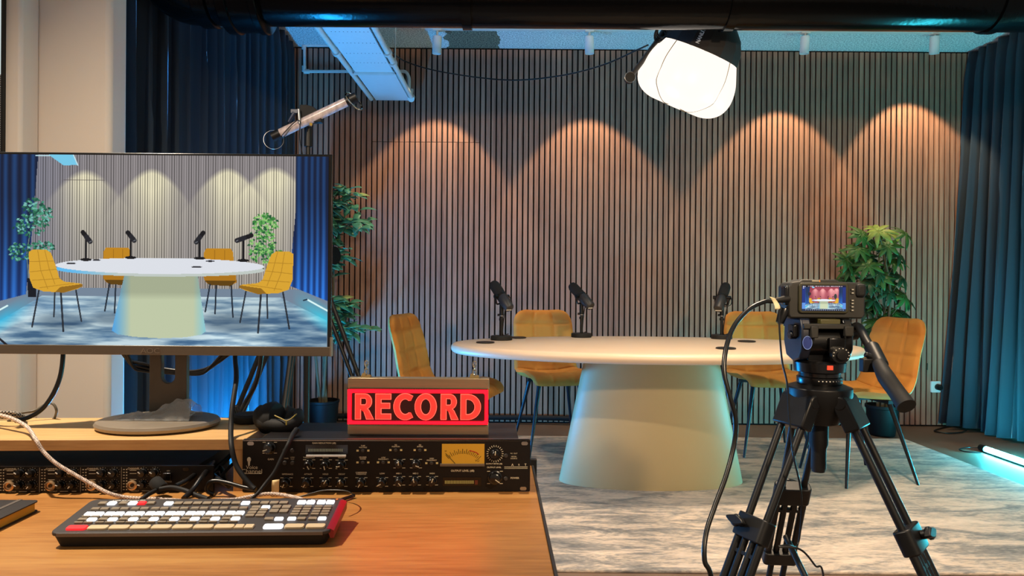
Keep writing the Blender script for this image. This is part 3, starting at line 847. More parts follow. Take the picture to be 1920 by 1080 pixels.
# head body: two cheeks, drum and top plate
def yz(poly, xa, xb): # prism with polygon in (y,z), thickness along x
    M = Matrix(((0,0,1),(1,0,0),(0,1,0))).to_4x4(); return MB().prism(poly, xa, xb, M)
cheek = [(TY-.05, .905), (TY-.05, .96), (TY-.04, .985), (TY+.05, .985), (TY+.055, .92), (TY+.04, .88), (TY, .868), (TY-.035, .878)]
yz(cheek, TX-.063, TX-.040).part('cheek', mat('navy_black_plastic', (18, 24, 40), .4), tp, world=True, bevel=.004)
yz(cheek, TX+.034, TX+.055).part('cheek', M_blackg, tp, world=True, bevel=.004)
MB().cyl((TX-.042, TY, .922), (TX+.036, TY, .922), .046, n=36).box(TX-.04, TX+.034, TY-.03, TY+.03, .868, .93).part('tilt_drum', M_blackg, tp, world=True, bevel=.002)
MB().box(TX-.06, TX+.045, TY-.055, TY+.065, .958, .972).box(TX-.046, TX-.03, TY-.062, TY-.05, .935, .967).box(TX+.03, TX+.05, TY-.062, TY-.05, .94, .967).part('top_plate', M_olive, tp, world=True, bevel=.002)
MB().box(TX-.02, TX+.025, TY-.05, TY+.05, .970, .984).part('quick_release_plate', mat('olive_grey_plate', (70, 66, 30), .5), tp, world=True, bevel=.002)
MB().box(TX-.075, TX-.060, TY-.03, TY+.0, .935, .967).cyl((TX-.078, TY-.015, .94),(TX-.06,TY-.015,.94),.012,n=14).part('lock_lever', M_blackg, tp, world=True, bevel=.002)
# blue badge on the cheek
bp_ = P(1498, 642, TY-.05)
Mb = frame_to((TX-.052, TY-.0515, .905), (-.25, -1, .15), (1, -.25, 0))
MB().lathe([(0, 0), (.0105, 0), (.0105, .0012), (0, .0012)], 32, M=frame_to((TX-.0515, TY-.052, .922), (-.1, -1, 0), (1, 0, 0)), sy=1.7).part('badge', mat('blue_badge', (30, 50, 120), .4), tp, world=True)
MB().ringprism([(1.0*math.cos(t)*.0105, 1.7*.0105*math.sin(t)) for t in [2*PI*k/32 for k in range(32)]], [(math.cos(t)*.0096, 1.7*.0096*math.sin(t)) for t in [2*PI*k/32 for k in range(32)]], .0012, .0018, M=frame_to((TX-.0515, TY-.052, .922), (-.1, -1, 0), (1, 0, 0))).part('badge_ring', mat('pale_blue_print', (110, 140, 210), .5), tp, world=True)
# dial
MB().box(TX-.002, TX+.034, TY-.056, TY-.045, .895, .935).part('dial_block', M_blackg, tp, world=True, bevel=.002)
MB().lathe([(.021, 0), (.021, .012), (.012, .013), (.012, .02), (0, .021)], 28, M=wallM(TX+.018, TY-.056, .892)).part('counterbalance_dial', M_black, tp, world=True)
dd = MB()
for k in range(9):
    a = R(-30 + k*27); dd.cyl((TX+.018+.0175*math.cos(a), TY-.068, .892+.0175*math.sin(a)), (TX+.018+.0175*math.cos(a), TY-.0692, .892+.0175*math.sin(a)), .0012, n=8)
dd.part('dial_marks', M_printw, tp, world=True)
# pan handle
yh = 1.54
h0 = Vector((TX+.055, TY-.02, .925)); 
hh = [h0, P(1608, 612, 1.55), P(1625, 640, 1.50), P(1648, 680, 1.44)]
MB().tube(hh, .0095, 14, sm=6).part('pan_handle', M_black, tp, world=True)
MB().tube([P(1634, 650, 1.485), P(1652, 686, 1.43)], .0155, 16).cyl(P(1622, 664, 1.45), P(1640, 672, 1.45), .006, n=12).box(*[v for c in zip(P(1618, 690, 1.45) - Vector((.004,.01,.008)), P(1638, 672, 1.45) + Vector((.0,.01,.0))) for v in c]).part('handle_clamp', M_black, tp, world=True, bevel=.002)
MB().tube([P(1648, 682, 1.43), P(1662, 708, 1.39), P(1682, 736, 1.36), P(1700, 762, 1.33)], [.0135, .017, .0165, .018], 20, sm=4).part('handle_grip', M_rubber, tp, world=True)
MB().cyl((TX+.045, TY-.02, .945), (TX+.075, TY-.02, .945), .018, n=18).part('handle_rosette', M_black, tp, world=True)

for o in tp.children:
    if o.name.split('.')[0] in ('pan_base','level_light','scale_marks','cheek','tilt_drum','top_plate','quick_release_plate','lock_lever','badge','badge_ring','dial_block','counterbalance_dial','dial_marks','handle_rosette'):
        for v in o.data.vertices:
            if v.co.z > .804: v.co.z = .804 + (v.co.z-.804)*.866

# --- camera
cz0 = P(1550, 598, 1.56).z
cc = P(1552, 561, 1.56)
cm = thing('video_camera', 'black cinema camera with a lit rear screen on top of the tripod', 'camera', (cc.x, 1.60, .9605))
Wc = .178; zb_ = .9605; zt = P(1550, 524, 1.56).z
body = [(-.083, 0), (.083, 0), (.089, .008), (.089, .070), (.082, .084), (.03, .086), (.022, .091), (-.055, .091), (-.062, .086), (-.08, .084), (-.088, .074), (-.088, .008)]
hh_ = zt - zb_; body = [(x, z*hh_/.091) for x, z in body]
fy = 1.565
MB().prism(body, -.062, 0, M=wallM(cc.x, fy, zb_)).part('body', M_olive, cm, world=True, bevel=.004)
MB().prism(rrect(-.066, .048, .012*1, .083*hh_/.091, .008), 0, .006, M=wallM(cc.x, fy, zb_)).part('screen_bezel', mat('olive_black_bezel', (44, 42, 20), .45), cm, world=True, bevel=.002)
MB().cyl((cc.x-.01, 1.62, 1.005), (cc.x-.01, 1.70, 1.005), .034, n=32).cyl((cc.x-.01, 1.69, 1.005), (cc.x-.01, 1.715, 1.005), .039, n=32).part('lens', M_black, cm, world=True)
MB().box(cc.x+.066, cc.x+.088, fy-.008, fy+.03, zb_+.050, zb_+.080).part('grip_rest', M_rubber, cm, world=True, bevel=.006, seg=3)
bt = MB()
for z in (.068, .060, .043, .036, .028, .020):
    o = MB().prism(rrect(-.004, .004, -.0024, .0024, .002), 0, .002, M=wallM(cc.x+.058, fy-.001, zb_+z*hh_/.091)).part('button', mat('button_grey', (70, 68, 60), .5), cm, world=True)
    MB().box(-.0017, .0017, -.0007, .0007, .002, .0024, M=wallM(cc.x+.058, fy-.001, zb_+z*hh_/.091)).part('button_mark', M_printw, cm, world=True)
MB().box(-.016, .0, -.001, .001, 0, .0006, M=wallM(cc.x-.018, fy-.0, zb_+.0875*hh_/.091)).part('maker_mark', M_print, cm, world=True)
MB().box(0.0005, .0025, -.0025, .0025, 0, .0006, M=wallM(cc.x-.018, fy-.0, zb_+.0875*hh_/.091)).part('maker_mark', mat('orange_mark', (210,130,60), .5), cm, world=True)
MB().box(-.095, -.084, -.03, .0, .03, .075, M=Matrix.Translation((cc.x, fy+.03, zb_))).part('side_door', M_blackg, cm, world=True, bevel=.005, seg=3)
# connector + cables
MB().tube([(cc.x-.088, fy+.01, zb_+.043), P(1476, 560, 1.565), P(1457, 563, 1.56), P(1441, 566, 1.555)], [.0095, .009, .006, .0042], 14).part('connector', M_rubber, cm, world=True)
MB().lathe([(.010, 0), (.012, .01), (.009, .035), (0, .04)], 16, M=frame_to((cc.x-.092, fy+.01, zb_+.022), (-.35, 0, -1), (1,0,0))).part('strap_lug', M_blackg, cm, world=True)
M_hose = mat('black_video_cable', (18, 17, 15), .3)
MB().tube([P(1446, 565, 1.555), P(1432, 566, 1.55), P(1404, 580, 1.53), P(1376, 612, 1.5), P(1361, 655, 1.47), P(1358, 700, 1.45), P(1369, 745, 1.44), P(1379, 785, 1.44), P(1377, 830, 1.44), P(1362, 890, 1.42), P(1340, 950, 1.40), P(1324, 1000, 1.38), P(1321, 1050, 1.36), P(1335, 1110, 1.36), Vector((.40, 1.38, .12)), Vector((.36, 1.36, .02)), Vector((.2, 1.3, .0065))], .0052, 12, sm=8).top('video_cable', M_hose, 'thick black cable looping from the camera down to the floor', 'cable')
fl = MB(); 
fl.grid(lambda u, v: tuple(P(1443 + 10*u + 9*v + 3*math.sin(v*3), 556 + 24*v + 3*u*(1-v), 1.548) + Vector((0, .002*math.sin(v*5), 0))), 4, 8)
o = fl.top('paper_label', mat('paper_label_cream', (225, 212, 170), .7), 'cream paper label flag stuck on the camera cable plug', 'label'); s_ = o.modifiers.new('t', 'SOLIDIFY'); s_.thickness = .0006
MB().tube([P(1462, 572, 1.55), P(1461, 600, 1.54), P(1463, 640, 1.53), P(1467, 680, 1.53), P(1476, 720, 1.52), P(1480, 780, 1.50), P(1487, 850, 1.47), P(1500, 910, 1.48), P(1503, 960, 1.5), P(1496, 1020, 1.5), P(1478, 1022, 1.47), P(1460, 1025, 1.46), P(1500, 1030, 1.46), P(1528, 1060, 1.45), P(1545, 1090, 1.44), Vector((.66, 1.40, .15)), Vector((.7, 1.3, .004))], .0022, 8, sm=8).top('thin_cable', M_cable, 'thin black cord hanging down through the tripod legs', 'cable')

# --- hanging lantern
ax = Vector((-.38, .30, -.90)).normalized()
LY = 3.32
lc = P(1312, 100, LY)                      # middle of the skirt's lower rim
side = Vector((1, 0, -.46)).normalized()
ML = frame_to(lc, ax, side)
view = (lc - CAM).normalized(); fr = -view; fr = fr - ax*fr.dot(ax)
AF = math.atan2(fr.dot(ML.to_3x3().col[1]), fr.dot(ML.to_3x3().col[0]))
lt = thing('lantern_light', 'glowing white lantern softbox with a black skirt hanging over the table', 'studio light', (lc.x, LY, CEIL))
RIM = .190; ZS = .93
prof = [(RIM, 0), (.208, .04), (.229, .09), (.240, .14), (.240, .19), (.222, .24), (.185, .275), (.130, .293), (.07, .288), (.03, .268), (0, .258)]
SEAM0 = AF + LSGN*R(40)
def lob(a, z):
    k = abs(math.sin(2*(a - SEAM0)))         # 0 on the seams
    d = max(0, min(1, z/.14)); d2 = max(0, min(1, (z-.2)/.08))
    return 1 - (.13*d + .26*d2)*(1-k**.75)
pf = [tuple(q) for q in cr([Vector((r_, z*ZS, 0)) for r_, z in prof], 3)]; pf = [(max(0, q[0]), q[1]) for q in pf]; pf[-1] = (0, pf[-1][1])
mb = MB().lathe(pf, 128, M=ML, fx=lob)
M_glow = em('glowing_white_fabric', (255, 240, 224), GLOW)
mb.part('diffuser', M_glow, lt, world=True, angle=80)
M_skirt = mat('black_skirt_fabric', (34, 30, 29), .8)
MB().lathe([(.189, .001), (.192, .0), (.194, -.012), (.186, -.06), (.160, -.11), (.12, -.15), (.07, -.17), (.0, -.172)], 16, M=ML).part('skirt', M_skirt, lt, world=True, angle=20)
seam = MB()
for q in range(4):
    a = SEAM0 + q*PI/2
    seam.tube([ML @ Vector((r_*lob(a, z)*1.004*math.cos(a), r_*lob(a, z)*1.004*math.sin(a), z + .0015)) for (r_, z) in pf[:-1]], .0022, 6)
seam.part('seam', mat('seam_tape', (130, 108, 80), .8), lt, world=True)
dl = (ML.to_3x3() @ Vector((math.cos(AF+.15), math.sin(AF+.15), 0)))
tl = lc - ax*.055 + dl*.197
up_ = (ML.to_3x3() @ Vector((math.cos(AF-PI/2+.15), math.sin(AF-PI/2+.15), 0)))
MB().text('NANLITE', .024, M=frame_to(tl, dl, -ax), depth=.0006, sx=.8, bold=.03).part('lettering', M_printw, lt, world=True)

MB().cyl(lc - ax*.165, lc - ax*.30, .05, n=28).part('lamp_head', M_black, lt, world=True, bevel=.004)
MB().tube([lc - ax*.28, Vector((lc.x+.06, LY+.02, CEIL-.12)), Vector((lc.x+.06, LY+.02, CEIL))], .017, 12).part('ceiling_post', M_black, lt, world=True)
e0 = P(1180, 147, LY-.02); e1 = P(1236, 72, LY); e2 = P(1262, 30, LY+.04)
MB().tube([e0, e1, e2], .0125, 14).part('boom_pole', M_darkgrey, lt, world=True)
MB().cyl(e0 - Vector((0,.02,0)) , e0 + Vector((0,.012,0)), .024, n=24).part('pole_end_cap', M_black, lt, world=True)
MB().tube([e0 + Vector((.0255*math.cos(2*PI*k/24), -.02, .0255*math.sin(2*PI*k/24))) for k in range(24)], .0018, 6, closed=True).part('cap_ring', M_steel, lt, world=True)
MB().tube([e1, e2, Vector((lc.x+.06, LY+.02, CEIL-.16))], .014, 12).part('boom_joint', M_black, lt, world=True)
cb = MB()
for k in range(4):
    c = P(1238+k*2, 66-k*3, LY-.03)
    cb.tube([c + Vector((.028*math.cos(t), .012*math.sin(2*t), .034*math.sin(t))) for t in [2*PI*j/20+k for j in range(20)]], .0035, 6, closed=True)
cb.part('cable_coil', M_cable, lt, world=True)

# --- second light stand with the unlit tube
SX, SY = P(578, 250, 2.75).x, 2.75
sg = thing('light_stand', 'tall black light stand with spread double legs behind the monitor', 'light stand', (SX, SY, 0))
hz2 = P(578, 262, SY).z
MB().cyl((SX, SY, .35), (SX, SY, hz2-.35), .013, n=16).cyl((SX, SY, .3), (SX, SY, hz2), .009, n=16).part('pole', M_black, sg, world=True)
MB().cyl((SX, SY, hz2-.36), (SX, SY, hz2-.32), .02, n=16).cyl((SX-.03, SY, hz2-.34), (SX-.01, SY, hz2-.34), .008, n=12).part('lock_collar', M_black, sg, world=True)
czz = P(590, 480, SY).z
MB().cyl((SX, SY, czz-.03), (SX, SY, czz+.03), .03, n=20).cyl((SX+.11, SY-.03, czz+.0), (SX+.02, SY, czz), .007, n=10).lathe([(0,0),(.036,0),(.036,.02),(0,.02)], 24, M=frame_to((SX+.105, SY-.04, czz), (.9,-.45,.0))).part('leg_collar', M_blackg, sg, world=True)
MB().cyl((SX, SY, .28), (SX, SY, .33), .026, n=18).part('brace_collar', M_black, sg, world=True)
for az in (-6, 186, 265):
    a = R(az); d = Vector((math.cos(a), math.sin(a), 0)); s = Vector((-d.y, d.x, 0))
    fr = .47 if az < 200 else .40
    lg = MB()
    top_ = Vector((SX, SY, czz)); ft = Vector((SX, SY, .01)) + d*fr
    lg.tube([top_ + d*.03, ft], .0095, 10)
    lg.tube([top_ + d*.03 + Vector((0,0,-.085)), ft.lerp(top_, .10) - d*.02], .0085, 10)
    o = lg.part('leg', M_black, sg, world=True)
    br = MB().tube([Vector((SX, SY, .30)) + d*.02, ft.lerp(top_, .42)], .006, 8).part('brace', M_black, sg, world=True)
    MB().cyl(ft + Vector((0,0,-.008)), ft + Vector((0,0,.03)), .015, n=12).part('foot', M_rubber, sg, world=True)
# clamp and tube lamp
M_tubeoff = mat('frosted_tube_plastic', (190, 175, 175), .25, var=.3, scale=60, coat=.5, stretch=(1,1,.3))
ul = thing('tube_lamp', 'unlit frosted tube lamp clamped diagonally on top of the light stand', 'tube lamp', P(590, 235, SY-.04))
a0, a1 = P(524, 251, SY-.04), P(654, 189, SY-.04)
dv = (a1-a0).normalized()
MB().tube([a0, a1], .0185, 20).part('tube', M_tubeoff, ul, world=True)
MB().cyl(a1 - dv*.01, a1 + dv*.035, .021, n=20).part('end_cap', M_black, ul, world=True)
MB().cyl(a0 - dv*.03, a0 + dv*.005, .020, n=20).part('end_cap', M_black, ul, world=True)
def ringof(c, nrm, r, rt, m, nm, par):
    M = frame_to(c, nrm); MB().tube([M @ Vector((r*math.cos(2*PI*k/32), r*math.sin(2*PI*k/32), 0)) for k in range(32)], rt, 6, closed=True).part(nm, m, par, world=True)
ringof(P(664, 190, SY-.04), Vector((1, -.45, .75)), .042, .003, M_chrome, 'hanging_ring', ul)
ringof(P(513, 262, SY-.04), Vector((.25, -1, .1)), .038, .0006, M_steel, 'hanging_ring', ul)
cx = P(585, 215, SY)
MB().prism([(-.035, -.03), (.05, -.03), (.05, -.012), (.012, -.008), (.035, .014), (.02, .03), (-.01, .038), (-.035, .038)], -.018, .018, M=wallM(cx.x, SY-.03, cx.z-.01)).part('clamp', M_blackm, ul, world=True, bevel=.002)
MB().cyl(P(583, 233, SY-.055), P(583, 233, SY-.06), .006, n=16).part('clamp_screw', mat('brass', (200,170,90), .3, metal=1), ul, world=True)
MB().box(-.028, .0, -.008, .008, -.006, .006, M=wallM(P(559, 209, SY-.06).x, SY-.06, P(559, 209, SY-.06).z)).tube([P(552, 211, SY-.06), P(541, 229, SY-.06)], [.009, .006], 8).part('clamp_handle', mat('blue_black_handle', (24, 40, 70), .4), ul, world=True, bevel=.001)
MB().tube([P(560, 205, SY-.06), P(562, 232, SY-.06)], .006, 10).part('clamp_bolt', M_steel, ul, world=True)
MB().cyl(P(578, 238, SY), P(578, 275, SY), .016, n=14).part('spigot', M_black, ul, world=True)
MB().tube([P(545, 240, SY-.07), P(533, 256, SY-.07), P(530, 252, SY-.06), P(560, 225, SY-.07), P(562, 260, SY-.05), P(568, 300, SY-.03), P(572, 400, SY-.02)], .002, 6, sm=6).part('cord', M_cable, ul, world=True)
# ================================================================== DESK
DZ_ = .68
M_oak = wood('oak_desk_top', (148, 98, 48), (174, 120, 64), (192, 140, 78), 1.0, 'X', .36, rings=9, knots=1)
M_oakr = wood('oak_riser', (184, 140, 84), (205, 162, 104), (218, 178, 120), 1.6, 'X', .5, rings=7)
dk = thing('desk', 'oak-topped work desk with a thin dark metal edge in the foreground', 'desk', (.041, 1.335, 0), R(1.5))
MB().box(-1.5, 0, -1.3, 0, DZ_-.028, DZ_).part('desk_top', M_oak, dk, bevel=.002)
MB().box(0.0, .004, -1.3, .006, DZ_-.045, DZ_+.0005).box(-1.5, .004, 0, .004, DZ_-.045, DZ_-.001).part('edge_trim', M_darkgrey, dk)
for x, y in ((-.04, -.05), (-.04, -1.25), (-1.45, -.05), (-1.45, -1.25)):
    MB().box(x-.025, x+.025, y-.025, y+.025, 0, DZ_-.028).part('leg', M_darkgrey, dk, bevel=.003)
MB().box(-.003, .010, -.006, .004, DZ_-.05, DZ_+.012).part('cable_clip', M_black, dk, bevel=.001)
# riser
RZ = .768
rs = thing('monitor_riser', 'oak shelf riser on the desk carrying the monitor', 'monitor riser', (P(462, 828, 1.155).x, 1.150, DZ_), R(3))
MB().box(-1.0, 0, 0, .19, RZ-DZ_-.018, RZ-DZ_).part('shelf_board', M_oakr, rs, bevel=.0008)
MB().box(-.020, -.001, .001, .188, 0, RZ-DZ_-.018).part('side_panel', wood('oak_riser_upright', (184, 140, 84), (205, 162, 104), (218, 178, 120), 1.6, 'Z', .5, rings=7), rs, bevel=.0008)
MB().box(-1.0, -.98, .001, .188, 0, RZ-DZ_-.018).part('side_panel', M_oakr, rs)

# ------------------------------------------------------------------ voice channel rack unit
RKX, RKY = (729.5-960)/1108, 1.155
rk = thing('channel_strip_rack', 'black two-unit voice channel rack processor with amber meter, under the record sign', 'rack unit', (RKX, RKY, DZ_), R(2))
def U(px): return (px-729.5)/1108
def V(py): return (925.5-py)/1108
W2 = .4826/2
fp = MB().prism(rrect(-W2, W2, .001, .0885, .0015, 2), 0, .004, wallM(0, 0, 0)).part('front_panel', M_rackp, rk)
MB().box(-.218, .222, .0, .150, .003, .0865).part('chassis', M_rackt, rk, bevel=.001)
MB().box(-W2, W2, -.004, .006, .0865, .0885).part('top_edge', M_steel, rk)
FY = -.004
def fM(px, py, d=0): return wallM(U(px), FY-d, V(py))
for px, py in ((986, 834), (984, 919), (477, 834)):
    MB().prism(rrect(-.0055, .0055, -.003, .003, .0028), 0, .0012, fM(px, py)).part('mounting_slot', M_steel, rk)
knob_spec = [(512,842,1,200),(543,906,.8,240),(581.5,906,.8,235),(615,906,.8,60),(644.5,906,.8,90),(681.5,906,.8,240),(720,906,.8,205),
  (584.5,872.5,.8,300),(615.5,872.5,.8,280),(644.5,873,.8,190),(751.7,872,.8,90),(782.7,872,.8,-20),(751.7,904,.8,-50),(781,904,.8,105),(813,904,.8,70),(930.5,853.5,.8,85),(930.7,898,1.15,-35)]
pr = MB()
for px, py, s, ang in knob_spec:
    M = fM(px, py)
    k = MB().lathe([(.0105*s, 0), (.0105*s, .002), (.0088*s, .003), (.0078*s, .012), (.006*s, .0135), (0, .0135)], 24, M=M).part('knob', M_blackg, rk)
    a = R(ang)
    Mp = M @ Matrix.Rotation(a, 4, 'Z')
    MB().box(.0005, .0078*s, -.0007, .0007, .0136, .0141, M=Mp).box(.0068*s, .0080*s, -.0007, .0007, .004, .0138, M=Mp).part('pointer', M_print, k)
    if (px, py) == (930.5, 853.5):
        for j in range(22):
            b = 2*PI*j/22; Mq = M @ Matrix.Rotation(b, 4, 'Z'); pr.box(.0115, .0145, -.0005, .0005, 0, .0003, M=Mq)
    else:
        for b in (135, 45, 225, -45):
            w_ = .0026; cx_, cy_ = .0132*s*math.cos(R(b)), .0128*s*math.sin(R(b))
            pr.box(cx_-w_, cx_+w_, cy_-.0005, cy_+.0005, 0, .0003, M=M)
def tx(t, px, py, sz, **kw): pr.text(t, sz, M=fM(px, py, .0004), **kw)
tx('Voice', 479.5, 878.5, .0085); tx('Channel', 479.5, 886, .0105); pr.box(U(464), U(497), FY-.0004, FY, V(890.5), V(889.8))
tx('OUTPUT LEVEL (dB)', 870, 885.5, .0045, bold=.02); tx('OUTPUT LEVEL', 929, 879.2, .0036, bold=.02); tx('OUTPUT METER (dB)', 929, 872.4, .003, bold=.02)
tx('POWER', 968, 899.3, .0042, bold=.02); tx('GAIN REDUCTION (dB)', 612, 833.5, .0038, bold=.02); tx('THRESHOLD', 584, 860.3, .0034, bold=.02); tx('RATIO', 615, 860.3, .0034, bold=.02); tx('RELEASE', 645, 860.3, .0034, bold=.02)
for t, x_ in (('LOW', 720), ('MID 1', 751), ('MID 2', 782), ('HIGH', 813)): tx(t, x_, 890.4, .0036, bold=.02)
for t, x_ in (('IMPEDANCE', 545), ('ATTACK', 583), ('HOLD', 615), ('DECAY', 645)): tx(t, x_, 891.4, .0034, bold=.02)
tx('GAIN', 514, 863.5, .0042, bold=.02)
for px, py, t1, t2 in ((684,840,'TUBE','VOLTAGE'),(684,861.5,'DE-ESSER','RANGE'),(745,838.5,'EQ','POSITION'),(790,838.5,'EQ','BYPASS'),(722,862,'LOW','FREQUENCY'),(812,864,'HIGH','FREQUENCY')):
    tx(t1, px, py-1.6, .0030, bold=.02); tx(t2, px, py+1.6, .0030, bold=.02)
tx('COMPRESSOR', 681, 888.5, .0030, bold=.02); tx('THRESHOLD', 681, 891.5, .0030, bold=.02)
tx('POWER', 541, 862, .003); tx('LOW', 554, 860, .003); tx('CUT', 554, 863.5, .003)
pr.box(U(948), U(992), FY-.0003, FY, V(879.0), V(878.0)).box(U(948), U(992), FY-.0003, FY, V(881.6), V(881.0))
tx('A', 963.5, 874.5, .0055, bold=.02); tx('R', 975.8, 874.5, .0045); tx('T', 988, 874.5, .0055, bold=.02)
tx('VU  OUT', 966, 853, .003); tx('METER', 966, 859, .003); tx('SOURCE', 966, 862.5, .003)
pr.part('panel_lettering', M_print, rk); pr = MB()
pr.lathe([(0,0),(.0032,0),(.0032,.0003),(0,.0003)], 16, M=fM(474, 864), sy=1.3)
pr.prism([(-.0012,-.004),(.0012,-.004),(.002,.004),(-.002,.004)], 0, .0003, M=fM(474, 871))
pr.part('singer_emblem', M_print, rk)
for px, py in ((684,847.5),(684,869.5),(722,869.5),(745,846.5),(790,846.5),(812,871)):
    MB().lathe([(.0032, 0), (.0028, .003), (0, .0032)], 14, M=fM(px, py), sy=.8).part('push_button', M_darkgrey, rk)
    MB().box(-.0108, -.0072, -.0014, .0014, 0, .0008, M=fM(px, py)).box(.0072, .0108, -.0014, .0014, 0, .0008, M=fM(px, py)).part('indicator', mat('indicator_cream', (210,195,140), .4), rk)
for px, py in ((540,847),(554,847),(540,870),(554,870),(951,857),(951,900)):
    MB().lathe([(.0036, 0), (.0036, .002), (.003, .003), (0, .0032)], 16, M=fM(px, py)).part('push_button', M_darkgrey, rk)
# VU meter
vu = MB().box(U(831), U(910.6), FY-.002, FY, V(871.5), V(835)).part('meter_dial', em('amber_meter_glow', (170, 118, 22), .55, (150,105,30)), rk)
mk = MB(); mc = (870, 892)
for j in range(19):
    a = R(132 - 84*(j/18)**.92 - 2)
    r0, r1 = 35, 40 if j % 2 else 43
    q0 = (mc[0]+r0*1.15*math.cos(a), mc[1]-r0*math.sin(a)*1.12); q1 = (mc[0]+r1*1.15*math.cos(a), mc[1]-r1*math.sin(a)*1.12)
    if q1[1] < 836.5: q1 = (q1[0], 837)
    mk.tube([(U(q0[0]), FY-.0024, V(q0[1])), (U(q1[0]), FY-.0024, V(q1[1]))], .00045, 4)
mk.text('VU', .0055, M=fM(897, 866, .0024))
mk.text('20', .0038, M=fM(838, 848, .0024))
mk.part('scale', M_black, rk)
MB().tube([(U(x_), FY-.0025, V(y_)) for x_, y_ in ((882, 847), (890, 848.6), (896, 851), (900, 854.5))], .0008, 5).part('red_scale_arc', mat('meter_red', (150, 20, 10), .5), rk)
MB().tube([(U(838), FY-.003, V(852)), (U(856), FY-.003, V(871))], .0005, 5).part('needle', M_black, rk)
MB().box(U(828), U(911), FY-.006, FY, V(875.5), V(871.5)).part('meter_ledge', M_chin, rk)
M_smk = mat('smoked_window', (6,5,4), .15)
MB().box(U(833), U(905), FY-.0008, FY, V(914), V(897.5)).part('display_window', M_smk, rk)
MB().box(U(578), U(656), FY-.0008, FY, V(853.5), V(836.5)).part('display_window', M_smk, rk)
s1 = MB()
for j in range(20): s1.box(U(837+2.75*j), U(838.6+2.75*j), FY-.0012, FY, V(909.5), V(903.5))
tag(s1.part('amber_segments', em('amber_segments', (190, 150, 70), .5), rk), kind='stuff')
MB().box(U(893), U(898.5), FY-.0012, FY, V(911), V(903)).part('clip_light', mat('clip_light', (90, 35, 20), .4), rk)
s2 = MB()
for j in range(24): s2.box(U(583+2.7*j), U(584.6+2.7*j), FY-.0012, FY, V(849), V(843.8))
tag(s2.part('meter_segments', em('dim_cream_segments', (150, 140, 110), .35), rk), kind='stuff')
MB().box(U(580), U(653), FY-.004, FY, V(858), V(855)).part('meter_ledge', M_white, rk)

# ------------------------------------------------------------------ preamp
PRX = (155-960)/1280*1.138
pa = thing('preamp_rack', 'slim black four-channel preamp rack with jack sockets, under the monitor riser', 'rack unit', (PRX, 1.138, DZ_), R(2.6))
def U2(px): return (px-155)/1108
def V2(py): return (926-py)/1108
def gM(px, py, d=0): return wallM(U2(px), -.004-d, V2(py))
MB().prism(rrect(U2(-138), U2(396), .001, .0445, .001, 2), 0, .004, wallM(0, 0, 0)).part('front_panel', M_rackp, pa)
MB().box(U2(-120), U2(364), 0, .15, .002, .0435).part('chassis', M_blackm, pa)
M_jack = mat('jack_ring_bronze', (200, 165, 125), .35, metal=.8)
for c in range(5):
    jx = 29 + 73.4*(c-1); pr = MB()
    if c: pr.text('CHANNEL %d' % c, .0042, M=gM(jx+4, 881.5, .0004), bold=.02)
    for r_ in (885, 891, 902, ): pr.box(U2(jx-5), U2(jx+7), -.0043, -.004, V2(r_), V2(r_-.9))
    pr.text('OUTPUT', .0032, M=gM(jx+5, 923, .0004)); pr.box(U2(jx+17), U2(jx+31), -.0043, -.004, V2(923.2), V2(922.4)); pr.box(U2(jx+38), U2(jx+46), -.0043, -.004, V2(923.2), V2(922.4))
    pr.box(U2(jx-20.2), U2(jx-19.8), -.0043, -.004, V2(925), V2(879))
    for j in range(8):
        pr.box(U2(jx-17), U2(jx-14), -.0043, -.004, V2(883.6+j*5.3), V2(882.4+j*5.3)); pr.box(U2(jx-11.5), U2(jx-9.5), -.0043, -.004, V2(884+j*5.3), V2(882+j*5.3))
    if c:
        MB().lathe([(.0085, 0), (.0085, .0025), (.006, .004), (.0055, .002), (.0042, .0015), (0, .001)], 24, M=gM(jx, 912)).part('jack_socket', M_jack, pa)
        MB().lathe([(.0030, 0), (.0030, .0024), (0, .0024)], 14, M=gM(jx, 912)).part('jack_hole', M_blackg, pa)
    for kx, ky, s, ang in ((20, 888.5, .8, 145), (41, 888.5, .8, 150), (20, 910, .75, 165), (41, 910, .75, 230)):
        if c == 0 and kx < 30: continue
        if c == 4 and kx > 30 and ky > 900: continue
        M = gM(jx+kx, ky)
        k = MB().lathe([(.0085*s, 0), (.0085*s, .002), (.0072*s, .003), (.0066*s, .010), (0, .011)], 22, M=M).part('knob', M_blackg, pa)
        MB().box(.001, .0068*s, -.0006, .0006, .0100, .0114, M=M @ Matrix.Rotation(R(ang), 4, 'Z')).part('pointer', M_printw, k)
        for b in range(11):
            Mq = M @ Matrix.Rotation(R(-50+28*b), 4, 'Z'); pr.box(.0094*s+.0005, .0094*s+.0013, -.0003, .0003, 0, .0003, M=Mq)
    pr.part('channel_lettering', M_print, pa)
pr = MB()
pr.text('48V', .0035, M=gM(314, 886, .0004)); pr.text('POWER', .0035, M=gM(314, 906, .0004)); pr.box(U2(340), U2(355), -.0043, -.004, V2(903), V2(902.3))
pr.part('panel_lettering', M_print, pa)
MB().prism(rrect(-.0065, .0065, -.006, .006, .001), 0, .004, gM(313, 896)).part('power_switch', M_blackg, pa, bevel=.0005)
MB().prism(rrect(-.005, .005, -.0028, .0028, .0026), 0, .0006, gM(346, 883)).part('mounting_slot', M_blackg, pa)

